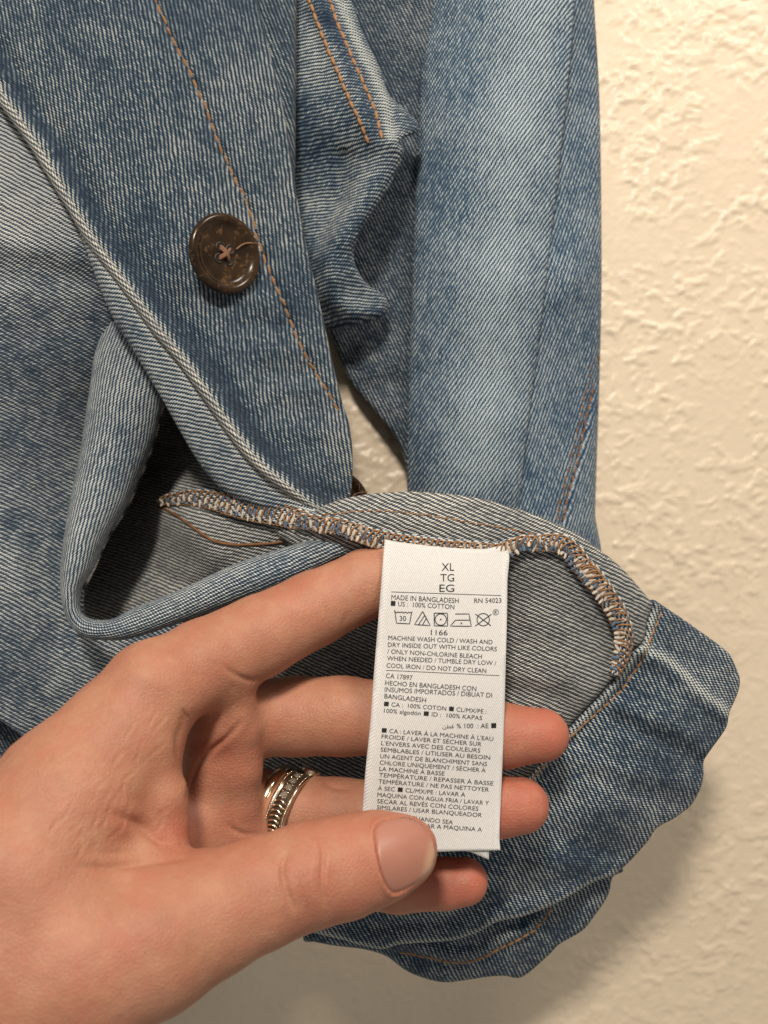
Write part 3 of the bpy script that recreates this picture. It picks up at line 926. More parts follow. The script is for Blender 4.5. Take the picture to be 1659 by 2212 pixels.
# ------------------------------------------------------------------ button on the lapel
def build_button(loc, nrm, label, full=True):
    k = NT('horn_button')
    ob = k.obj()
    n1 = k.noise(ob, 120.0, 3.0, 0.6)
    n2 = k.noise(ob, 420.0, 3.0, 0.7)
    c = k.mix(k.mrange(n1, 0.35, 0.7), (0.012, 0.0065, 0.003), (0.038, 0.020, 0.008))
    c = k.mix(k.mrange(n2, 0.56, 0.70, 0, 0.8), c, (0.11, 0.06, 0.028))
    k.put(k.bsdf.inputs['Base Color'], c)
    k.bsdf.inputs['Roughness'].default_value = 0.2
    k.bsdf.inputs['Specular IOR Level'].default_value = 0.3
    prof = [(0, 0.0010), (0.0040, 0.0010), (0.0075, 0.0011), (0.0086, 0.0014), (0.0095, 0.0021), (0.0104, 0.0025), (0.0113, 0.0023), (0.01185, 0.0016), (0.0119, 0.0009), (0.0115, 0.0002), (0.009, -0.0006), (0, -0.0008)]
    prof = crom(prof, n=40)
    seg = 64
    v, f = [], []
    holes = [(0.0017, 0.0017), (-0.0017, 0.0017), (0.0017, -0.0017), (-0.0017, -0.0017)]
    for (r, z) in prof:
        for s in range(seg):
            a = 2 * math.pi * s / seg
            v.append((r * math.cos(a), r * math.sin(a), z))
    for i in range(len(prof) - 1):
        for s in range(seg):
            f.append((i * seg + s, i * seg + (s + 1) % seg, (i + 1) * seg + (s + 1) % seg, (i + 1) * seg + s))
    me = mesh("button", v, f)
    me.flip_normals()
    b = link("button", me, k.m, jacket)
    nrm = Vector(nrm).normalized()
    up = Vector((0.1, 0, 1))
    Y = (up - nrm * up.dot(nrm)).normalized()
    X = Y.cross(nrm)
    m = Matrix(((X.x, Y.x, nrm.x, loc[0]), (X.y, Y.y, nrm.y, loc[1]), (X.z, Y.z, nrm.z, loc[2]), (0, 0, 0, 1)))
    b["label"] = label
    # holes as dark sunk cups, thread bars over the middle
    dark = plain('button_hole_dark', (0.012, 0.007, 0.004), 0.5, 0.4, 0.3)
    thr = plain('button_thread', (0.17, 0.085, 0.05), 0.7, 0.2, 0.4, 900)
    b.matrix_basis = m
    parts = []
    for (hx, hy) in holes:
        vv, ff = [], []
        pr = [(0.0, 0.00108), (0.0009, 0.00112), (0.0012, 0.00125), (0.0014, 0.00128), (0.0016, 0.00108)]
        for (r, z) in pr:
            for s in range(18):
                a = 2 * math.pi * s / 18
                vv.append((hx + r * math.cos(a), hy + r * math.sin(a), z))
        for i in range(len(pr) - 1):
            for s in range(18):
                ff.append((i * 18 + s, (i + 1) * 18 + s, (i + 1) * 18 + (s + 1) % 18, i * 18 + (s + 1) % 18))
        o = bpy.data.objects.new("hole_rim", mesh("hole_rim", vv, ff))
        o.data.materials.append(dark if True else k.m)
        parts.append(o)
    for (a, c2) in ((holes[0], holes[3]), (holes[1], holes[2])):
        for off in (-0.0003, 0.0003):
            pa = np.array([(a[0], a[1] + off, 0.0009), (a[0] * 0.6, a[1] * 0.6 + off, 0.0017), (0, off, 0.0022), (c2[0] * 0.6, c2[1] * 0.6 + off, 0.0017), (c2[0], c2[1] + off, 0.0009)])
            vv, ff = tube_mesh("t", crom(pa, n=12), 0.00050, 7)
            o = bpy.data.objects.new("button_thread", mesh("button_thread", vv, ff))
            o.data.materials.append(thr)
            parts.append(o)
    vv, ff = tube_mesh("t", crom([(0.0034, 0.0022, 0.0013), (0.0052, 0.0040, 0.0015), (0.0070, 0.0050, 0.0017), (0.0104, 0.0057, 0.0028)], n=14), [0.0002, 0.0003] + [0.0003] * 8 + [0.00026, 0.0002, 0.00015, 0.0001], 7)
    o = bpy.data.objects.new("thread_tail", mesh("thread_tail", vv, ff))
    o.data.materials.append(thr)
    parts.append(o)
    for o in parts:
        col.objects.link(o)
        o.parent = b
    return b


build_button(lapel.at(482.0, 550.0, 0.0048), (0.64, -0.77, -0.05), "round dark brown four-hole horn button")
build_button(P(730, 1094, 0.3120), (0.55, -0.80, 0.1), "dark brown button half hidden behind the lapel tip")

# ------------------------------------------------------------------ care label
tpl = TPS([(830, 1175, .2505), (960, 1182, .2495), (1095, 1190, .2500), (825, 1240, .2478), (960, 1240, .2466), (1095, 1240, .2478), (812, 1400, .2440), (950, 1400, .2428), (1092, 1400, .2440),
           (800, 1560, .2418), (940, 1560, .2410), (1087, 1560, .2424), (787, 1700, .2402), (930, 1700, .2400), (1080, 1700, .2412), (775, 1850, .2392), (920, 1850, .2392), (1075, 1850, .2398)])


def label_mat():
    k = NT('satin_label')
    uv = k.n('ShaderNodeUVMap', uv_map="fabric").outputs[0]
    sep = k.n('ShaderNodeSeparateXYZ')
    k.put(sep.inputs[0], uv)
    x, y = sep.outputs[0], sep.outputs[1]
    ang = k.math('ADD', k.math('MULTIPLY', x, 2.2), k.math('MULTIPLY', y, 1.0))
    st = k.math('SINE', k.math('MULTIPLY', ang, 2 * math.pi / 0.0011))
    nz = k.noise(uv, 900.0, 2.0)
    edge = k.n('ShaderNodeAttribute', attribute_name="wear").outputs['Fac']
    hb = k.math('SINE', k.math('MULTIPLY', k.math('ADD', y, k.math('MULTIPLY', k.math('ABSOLUTE', k.math('SUBTRACT', edge, 0.5)), 0.002)), 2 * math.pi / 0.0009))
    h = k.math('ADD', k.math('MULTIPLY', st, k.math('SUBTRACT', 1.0, edge)), k.math('MULTIPLY', hb, edge))
    h = k.math('ADD', h, k.math('MULTIPLY', nz, 0.8))
    k.put(k.bsdf.inputs['Base Color'], k.mix(k.mrange(h, -1.2, 1.8), (0.49, 0.475, 0.455), (0.69, 0.675, 0.65)))
    k.bsdf.inputs['Roughness'].default_value = 0.45
    k.bsdf.inputs['Specular IOR Level'].default_value = 0.35
    k.bsdf.inputs['Sheen Weight'].default_value = 0.2
    k.bump(h, 0.5, 0.0001)
    return k.m


M['label'] = label_mat()


_tpl0 = tpl


def tpl(u, v):
    u, v = np.asarray(u, float), np.asarray(v, float)
    return _tpl0(u, v) + 0.00045 * np.sin(v / 62.0 + u / 190.0) + 0.0004 * np.sin((u - 830) / 85.0)


def build_label():
    E = [(831, 1165), (870, 1172), (960, 1182), (1040, 1186), (1096, 1184), (1096, 1260), (1095, 1340), (1092, 1450), (1089, 1560), (1084, 1680), (1079, 1800), (1081, 1837)]
    Lf = [(773, 1846), (778, 1800), (783, 1750), (790, 1660), (800, 1560), (808, 1450), (817, 1340), (825, 1240)]
    le = [(773, 1846), (783, 1750), (800, 1560), (817, 1340), (831, 1165)]
    re = [(1096, 1165), (1095, 1340), (1089, 1560), (1080, 1850)]

    def mk(name, outline, off, seed):
        out = crom(outline[0], step=6)
        bot = crom([outline[0][-1], (1000, 1838), (900, 1842), outline[1][0]], step=6)
        lf = crom(outline[1], step=6)
        ring = np.vstack([out, bot[1:-1], lf])
        gu, gv = np.meshgrid(np.arange(760, 1110, 7.0), np.arange(1160, 1870, 7.0))
        gu, gv = gu.ravel(), gv.ravel()
        kk = inside(gu, gv, ring) & (dist_poly(gu, gv, np.vstack([ring, ring[:1]])) > 4)
        U, V = np.r_[ring[:, 0], gu[kk]], np.r_[ring[:, 1], gv[kk]]
        n = len(ring)
        vs, es, fs, *_ = geometry.delaunay_2d_cdt([Vector(q) for q in zip(U, V)], [(i, (i + 1) % n) for i in range(n)], [], 1, 1e-4)
        U, V = np.array([q[0] for q in vs]), np.array([q[1] for q in vs])
        d = tpl(U, V) + off
        pts = P(U, V, d)
        me = mesh(name, pts, fs)
        a = pts[list(fs[0])]
        if np.cross(a[1] - a[0], a[2] - a[0])[1] > 0:
            me.flip_normals()
        set_uv(me, pts[:, [0, 2]])
        e1 = dist_poly(U, V, le)
        e2 = dist_poly(U, V, re)
        set_attr(me, "wear", np.clip(1 - np.minimum(e1 / 16, e2 / 10), 0, 1) ** 0.5)
        return me
    lab = link("care_label", mk("care_label", (E, Lf), 0.0, 0), M['label'], jacket)
    solidify(lab, 0.00016)
    lab["label"] = "white satin care label with black printed washing instructions"
    # second leaf of the folded label, a little longer
    E2 = [(840, 1300), (900, 1300), (1000, 1300), (1060, 1300), (1060, 1500), (1058, 1700), (1057, 1800), (1056, 1857)]
    L2_ = [(792, 1850), (800, 1750), (815, 1560), (830, 1400)]
    o = link("label_back_leaf", mk("label_back_leaf", (E2, L2_), 0.0009, 1), M['label'], jacket)
    solidify(o, 0.00016)
    return lab


care = build_label()
M['ink'] = plain('black_ink', (0.016, 0.015, 0.015), 0.7, 0.2, 0.3, 2000)


def z1(x, y):
    return 746.6 + x * 0.26667, 1133.7 + y * 0.26667


def z2(x, y):
    return 746.6 + x * 0.26667, 1465.5 + y * 0.26667


LINES = [  # text, zoom frame, start, end, cap height
    ("XL", z1, (778, 372), (880, 372), 62), ("TG", z1, (768, 458), (880, 458), 60), ("EG", z1, (760, 543), (880, 543), 60),
    ("MADE IN BANGLADESH", z1, (370, 606), (915, 635), 40), ("RN 54023", z1, (1042, 633), (1262, 631), 38),
    ("■ US :  100% COTTON", z1, (365, 655), (880, 684), 38), ("1166", z1, (690, 892), (826, 895), 42),
    ("MACHINE WASH COLD / WASH AND", z1, (345, 932), (1190, 968), 36), ("DRY INSIDE OUT WITH LIKE COLORS", z1, (342, 988), (1225, 1024), 36),
    ("/ ONLY NON-CHLORINE BLEACH", z1, (338, 1042), (1103, 1085), 36), ("WHEN NEEDED / TUMBLE DRY LOW /", z1, (335, 1098), (1220, 1139), 36),
    ("COOL IRON / DO NOT DRY CLEAN", z1, (330, 1156), (1138, 1200), 36),
    ("CA 17897", z1, (325, 1240), (540, 1258), 38), ("HECHO EN BANGLADESH CON", z1, (320, 1298), (1058, 1347), 38),
    ("INSUMOS IMPORTADOS / DIBUAT DI", z1, (316, 1352), (1185, 1400), 38), ("BANGLADESH", z1, (313, 1405), (650, 1440), 38),
    ("■ CA :  100% COTON ■ CL/MX/PE :", z2, (310, 223), (1140, 286), 34), ("100% algodón ■ ID :  100% KAPAS", z2, (310, 277), (1105, 337), 34),
    ("% 100  : AE ■", z2, (900, 404), (1220, 402), 38), ("\ufee6\ufec4\ufed7", z2, (785, 404), (875, 404), 30),
    ("■ CA : LAVER À LA MACHINE À L'EAU", z2, (292, 437), (1195, 506), 34), ("FROIDE / LAVER ET SÉCHER SUR", z2, (290, 487), (1100, 549), 34),
    ("L'ENVERS AVEC DES COULEURS", z2, (288, 540), (1090, 601), 34), ("SEMBLABLES / UTILISER AU BESOIN", z2, (283, 592), (1170, 659), 34),
    ("UN AGENT DE BLANCHIMENT SANS", z2, (280, 645), (1145, 711), 34), ("CHLORE UNIQUEMENT / SÉCHER À", z2, (275, 697), (1135, 762), 34),
    ("LA MACHINE À BASSE", z2, (272, 748), (800, 788), 34), ("TEMPÉRATURE / REPASSER À BASSE", z2, (270, 798), (1195, 868), 34),
    ("TEMPÉRATURE / NE PAS NETTOYER", z2, (265, 850), (1160, 918), 34), ("À SEC ■ CL/MX/PE : LAVAR A", z2, (260, 905), (968, 959), 34),
    ("MAQUINA CON AGUA FRIA / LAVAR Y", z2, (257, 958), (1160, 1027), 34), ("SECAR AL REVÉS CON COLORES", z2, (255, 1010), (1075, 1072), 34),
    ("SIMILARES / USAR BLANQUEADOR", z2, (253, 1060), (1103, 1125), 34), ("CUANDO SEA", z2, (530, 1147), (868, 1183), 34),
    ("SECAR A MAQUINA A", z2, (560, 1205), (1105, 1241), 34),
]


def onlabel(u, v, off=0.00009):
    return P(u, v, tpl(u, v) - off)


def build_print():
    obs = []
    for (s, z, a, b, cap) in LINES:
        c = bpy.data.curves.new("lettering", 'FONT')
        c.body = s
        c.resolution_u = 3
        c.offset = 0.0
        o = bpy.data.objects.new("lettering", c)
        col.objects.link(o)
        obs.append(o)
    bpy.context.view_layer.update()
    dg = bpy.context.evaluated_depsgraph_get()
    meshes = [bpy.data.meshes.new_from_object(o.evaluated_get(dg)) for o in obs]
    for o in obs:
        c = o.data
        bpy.data.objects.remove(o)
        bpy.data.curves.remove(c)
    for (s, z, a, b, cap), me in zip(LINES, meshes):
        if not len(me.vertices):
            continue
        co = np.zeros(len(me.vertices) * 3)
        me.vertices.foreach_get("co", co)
        co = co.reshape(-1, 3)
        x0, x1 = co[:, 0].min(), co[:, 0].max()
        A, B = np.array(z(*a)), np.array(z(*b))
        ax = (B - A)
        up = np.array([ax[1], -ax[0]]) / np.linalg.norm(ax)
        caph = 0.69 if ord(s[0]) < 0xfe00 else 0.7
        q = A + ((co[:, :1] - x0) / (x1 - x0)) * ax + (co[:, 1:2] / caph) * (cap * 0.26667) * up
        pts = onlabel(q[:, 0], q[:, 1])
        me.vertices.foreach_set("co", pts.ravel())
        me.update()
        me.name = "lettering"
        me.materials.clear()
        link("lettering", me, M['ink'], care)

    def strokes(name, polys, z, w=3.6):
        V, Fc = [], []
        for pl in polys:
            p = np.array([z(*q) for q in pl], float)
            p = np.vstack([np.linspace(p[i], p[i + 1], max(2, int(np.hypot(*(p[i + 1] - p[i])) / 6)), endpoint=False) for i in range(len(p) - 1)] + [p[-1:]])
            t = np.gradient(p, axis=0)
            t /= np.maximum(np.linalg.norm(t, axis=1, keepdims=True), 1e-9)
            nr = np.stack([-t[:, 1], t[:, 0]], -1) * w * 0.26667 / 2
            b = len(V)
            for q, n_ in zip(p, nr):
                V.append(onlabel(*(q + n_)))
                V.append(onlabel(*(q - n_)))
            Fc += [(b + 2 * i, b + 2 * i + 1, b + 2 * i + 3, b + 2 * i + 2) for i in range(len(p) - 1)]
        link(name, mesh(name, V, Fc, False), M['ink'], care)

    circ = lambda cx, cy, r, n=36: [(cx + r * math.cos(2 * math.pi * i / n), cy + r * math.sin(2 * math.pi * i / n)) for i in range(n + 1)]
    strokes("printed_rule", [[(370, 543), (1260, 573)]], z1, 4.2)
    strokes("printed_rule", [[(328, 1178), (1245, 1221)]], z1, 4.2)
    wave = [(398, 706), (415, 712), (425, 704), (440, 712), (455, 705), (470, 714), (485, 706), (500, 716), (514, 708), (534, 714)]
    strokes("wash_symbol", [[(396, 690), (400, 706), (412, 796), (518, 802), (534, 714), (538, 702)], wave], z1, 7)
    strokes("bleach_symbol", [[(624, 702), (558, 808), (686, 816), (624, 702)], [(640, 734), (592, 806)], [(655, 756), (624, 808)]], z1, 7)
    strokes("dry_symbol", [[(718, 716), (718, 818), (826, 820), (826, 716), (714, 715)], circ(771, 767, 46)], z1, 7)
    strokes("iron_symbol", [[(888, 722), (1000, 722), (1018, 822), (848, 820), (890, 772), (1008, 772)]], z1, 7)
    strokes("dry_clean_symbol", [circ(1115, 768, 50), [(1052, 722), (1178, 818)], [(1050, 820), (1182, 724)]], z1, 7)
    strokes("registered_mark", [circ(1216, 708, 22), [(1208, 720), (1208, 697), (1220, 698), (1222, 706), (1208, 709), (1223, 720)]], z1, 4)
    for cx, cy in ((771, 767), (938, 798)):
        strokes("symbol_dot", [[(cx - 6, cy), (cx + 6, cy)]], z1, 12)
    c = bpy.data.curves.new("lettering", 'FONT')
    c.body = "30"
    o = bpy.data.objects.new("lettering", c)
    col.objects.link(o)
    bpy.context.view_layer.update()
    me = bpy.data.meshes.new_from_object(o.evaluated_get(bpy.context.evaluated_depsgraph_get()))
    bpy.data.objects.remove(o)
    co = np.zeros(len(me.vertices) * 3)
    me.vertices.foreach_get("co", co)
    co = co.reshape(-1, 3)
    w = co[:, 0].max()
    q = np.array([z1(434 + x / w * 56, 778 - y / 0.69 * 40) for x, y, _ in co])
    me.vertices.foreach_set("co", onlabel(q[:, 0], q[:, 1]).ravel())
    me.update()
    me.materials.clear()
    link("lettering", me, M['ink'], care)


build_print()

# ------------------------------------------------------------------ hand
def px(u, v, d, r):
    return (*P(u, v, d), r * d / F)


# chains of (u, v, distance, radius in view pixels)
PALM = [
    [(330, 1492, .2310, 100), (262, 1590, .2265, 128), (160, 1720, .2190, 165), (40, 1900, .2100, 210), (-160, 2100, .205, 270), (-420, 2380, .205, 300)],   # index metacarpal, wrist, forearm
    [(300, 1545, .2290, 62), (312, 1640, .2255, 66), (332, 1730, .2230, 66), (340, 1790, .2225, 60), (270, 1830, .2190, 80), (160, 1890, .213, 115)],                                # ridge of the palm towards the thumb web
    [(470, 1535, .2485, 66), (470, 1640, .2530, 78), (455, 1760, .2550, 90), (320, 1860, .244, 130), (100, 1990, .224, 190)],                               # hollow of the palm
    [(495, 1490, .2420, 50), (512, 1570, .2460, 46), (516, 1660, .2490, 44), (512, 1740, .2520, 46), (490, 1810, .254, 60)],                                   # pads at the roots of the fingers
    [(500, 1800, .2560, 80), (380, 1880, .250, 120), (200, 1980, .236, 170), (-100, 2150, .215, 240)],                                                       # little-finger side
]
THUMB = [[(872, 1838, .2272, 74), (820, 1850, .2262, 92), (745, 1872, .2235, 102), (660, 1892, .2205, 106), (560, 1930, .2170, 112), (450, 1975, .2120, 126), (330, 2030, .2070, 152), (180, 2080, .2040, 185), (0, 2130, .2030, 225)],
         [(250, 1930, .2130, 85), (330, 1910, .2160, 62), (420, 1905, .2190, 48)]]
FING = {
    'index': [(330, 1492, .2310, 100), (440, 1432, .2390, 94), (560, 1375, .2475, 88), (680, 1314, .2545, 80), (790, 1262, .2575, 74), (880, 1225, .2580, 66), (935, 1208, .2580, 52)],
    'middle': [(470, 1530, .2470, 66), (560, 1550, .2575, 82), (640, 1547, .2600, 84), (740, 1546, .2580, 84), (850, 1552, .2550, 78), (980, 1572, .2535, 74), (1090, 1590, .2525, 68), (1172, 1588, .2515, 57)],
    'ring': [(490, 1715, .2600, 66), (560, 1738, .2630, 74), (640, 1750, .2635, 76), (730, 1758, .2610, 76), (840, 1762, .2565, 72), (980, 1754, .2535, 68), (1080, 1742, .2520, 64), (1126, 1740, .2515, 60)],
    'little': [(500, 1810, .2560, 70), (620, 1860, .2610, 64), (740, 1895, .2590, 60), (860, 1912, .2560, 57), (960, 1908, .2545, 53), (1004, 1904, .2540, 50)],
}


def chain_sdf(p, chain, k):
    out = None
    for a, b in zip(chain[:-1], chain[1:]):
        A, B = np.array(px(*a), np.float32), np.array(px(*b), np.float32)
        ba = B[:3] - A[:3]
        pa = p - A[:3]
        h = np.clip(pa @ ba / (ba @ ba), 0, 1)
        d = np.linalg.norm(pa - h[:, None] * ba, axis=1) - (A[3] + (B[3] - A[3]) * h)
        out = d if out is None else smin(out, d, k)
    return out


def smin(a, b, k):
    h = np.clip(0.5 + 0.5 * (b - a) / k, 0, 1)
    return b * (1 - h) + a * h - k * h * (1 - h)


def hand_groups(p):
    palm = None
    for c in PALM:
        d = chain_sdf(p, c, 0.002)
        palm = d if palm is None else smin(palm, d, 0.003)
    th = smin(chain_sdf(p, THUMB[0], 0.003), chain_sdf(p, THUMB[1], 0.002), 0.006)
    fs = [chain_sdf(p, FING[k], 0.0015) for k in ('index', 'middle', 'ring', 'little')]
    return palm, th, fs


def hand_sdf(p):
    palm, th, fs = hand_groups(p)
    d = None
    for k, f in enumerate(fs):
        e = smin(palm, f, 0.0045 if k == 0 else 0.003)
        d = e if d is None else smin(d, e, 0.0008)
    # thumb joins the palm only near its root
    w = np.clip((p[:, 0] - P(330, 1900, .214)[0]) / 0.02, 0, 1)
    return smin(d, th, 0.007 * (1 - w) + 0.0004)


def surface_nets(fn, lo, hi, h):
    n = [int((b - a) / h) + 1 for a, b in zip(lo, hi)]
    ax = [lo[i] + h * np.arange(n[i]) for i in range(3)]
    C = 6
    cx = [a[::C] for a in ax]
    G = np.stack(np.meshgrid(*cx, indexing='ij'), -1).reshape(-1, 3).astype(np.float32)
    cs = fn(G).reshape([len(c) for c in cx])
    ids = [np.minimum((np.arange(n[i]) + C // 2) // C, len(cx[i]) - 1) for i in range(3)]
    S = cs[np.ix_(*ids)].astype(np.float32)
    near = np.abs(S) < h * C * 1.15
    I = np.argwhere(near)
    pts = np.stack([ax[k][I[:, k]] for k in range(3)], -1).astype(np.float32)
    val = np.concatenate([fn(pts[i:i + 200000]) for i in range(0, len(pts), 200000)])
    S[near] = val
    S = np.pad(S, 1, constant_values=0.01)
    lo = np.array(lo) - h
    neg = S < 0
    sh = np.array(S.shape) - 1
    cnt = np.zeros(sh, np.int8)
    offs = [(i, j, k) for i in (0, 1) for j in (0, 1) for k in (0, 1)]
    for o in offs:
        cnt += neg[o[0]:o[0] + sh[0], o[1]:o[1] + sh[1], o[2]:o[2] + sh[2]]
    act = np.argwhere((cnt > 0) & (cnt < 8))
    vid = np.full(sh, -1, int)
    vid[tuple(act.T)] = np.arange(len(act))
    acc = np.zeros((len(act), 3))
    num = np.zeros(len(act))
    cv = {o: S[act[:, 0] + o[0], act[:, 1] + o[1], act[:, 2] + o[2]] for o in offs}
    for a in offs:
        for k in range(3):
            if a[k] == 0:
                b = list(a)
                b[k] = 1
                va, vb = cv[a], cv[tuple(b)]
                m = (va < 0) != (vb < 0)
                t = va[m] / (va[m] - vb[m])
                q = np.tile(np.array(a, float), (m.sum(), 1))
                q[:, k] += t
                acc[m] += q
                num[m] += 1
    V = lo + h * (act + acc / num[:, None])
    Q = []
    for k in range(3):
        s0 = [slice(None)] * 3
        s1 = [slice(None)] * 3
        s0[k], s1[k] = slice(0, -1), slice(1, None)
        e = np.argwhere(neg[tuple(s0)] != neg[tuple(s1)])
        a, b = [(1, 2), (2, 0), (0, 1)][k]
        e = e[(e[:, a] > 0) & (e[:, b] > 0) & (e[:, a] < sh[a]) & (e[:, b] < sh[b])]
        flip = neg[tuple(e.T)]
        c = []
        for da, db in ((0, 0), (1, 0), (1, 1), (0, 1)):
            q = e.copy()
            q[:, a] -= da
            q[:, b] -= db
            c.append(vid[tuple(q.T)])
        c = np.stack(c, -1)
        c[~flip] = c[~flip][:, ::-1]
        Q.append(c)
    Q = np.vstack(Q)
    return V, Q[(Q >= 0).all(1)]


def np_mesh(name, V, Q):
    me = bpy.data.meshes.new(name)
    me.vertices.add(len(V))
    me.vertices.foreach_set("co", V.ravel().astype(np.float32))
    me.loops.add(Q.size)
    me.loops.foreach_set("vertex_index", Q.ravel().astype(np.int32))
    me.polygons.add(len(Q))
    me.polygons.foreach_set("loop_start", np.arange(0, Q.size, Q.shape[1]))
    me.polygons.foreach_set("use_smooth", np.ones(len(Q), bool))
    me.update(calc_edges=True)
    return me


def vnormals(V, Q):
    n = np.cross(V[Q[:, 2]] - V[Q[:, 0]], V[Q[:, 3]] - V[Q[:, 1]])
    N = np.zeros_like(V)
    for k in range(4):
        np.add.at(N, Q[:, k], n)
    return N / np.maximum(np.linalg.norm(N, axis=1, keepdims=True), 1e-12)


def to_px(V):
    d = V[:, 1]
    return V[:, 0] / d * F + CX, -(V[:, 2] - H0) / d * F + CY, d


def skin_mat():
    k = NT('skin')
    ob = k.obj()
    red = k.n('ShaderNodeAttribute', attribute_name="red").outputs['Fac']
    n1 = k.noise(ob, 70.0, 3.0, 0.6)
    n2 = k.noise(ob, 420.0, 3.0, 0.6)
    c = k.mix(k.mrange(n1, 0.3, 0.7), (0.345, 0.146, 0.086), (0.425, 0.203, 0.124))
    c = k.mix(red, c, (0.42, 0.110, 0.070))
    c = k.mix(k.mrange(n2, 0.45, 0.7, 0, 0.25), c, (0.32, 0.14, 0.09))
    n3 = k.noise(ob, 190.0, 4.0, 0.65)
    c = k.mix(k.mrange(n3, 0.5, 0.72, 0, 0.35), c, (0.40, 0.125, 0.085))
    c = k.mix(k.mrange(n3, 0.48, 0.28, 0, 0.35), c, (0.43, 0.245, 0.150))
    k.put(k.bsdf.inputs['Base Color'], c)
    k.bsdf.inputs['Subsurface Weight'].default_value = 0.30
    k.bsdf.inputs['Subsurface Radius'].default_value = (1.0, 0.35, 0.2)
    k.bsdf.inputs['Subsurface Scale'].default_value = 0.0022
    k.bsdf.inputs['Roughness'].default_value = 0.54
    k.bsdf.inputs['Specular IOR Level'].default_value = 0.35
    v = k.n('ShaderNodeTexVoronoi', feature='DISTANCE_TO_EDGE')
    k.put(v.inputs['Vector'], ob)
    v.inputs['Scale'].default_value = 1000.0
    f = k.math('ADD', k.mrange(v.outputs['Distance'], 0.0, 0.25), k.math('MULTIPLY', k.noise(ob, 700.0, 5.0, 0.7), 2.2))
    k.bump(f, 0.42, 0.00014)
    return k.m


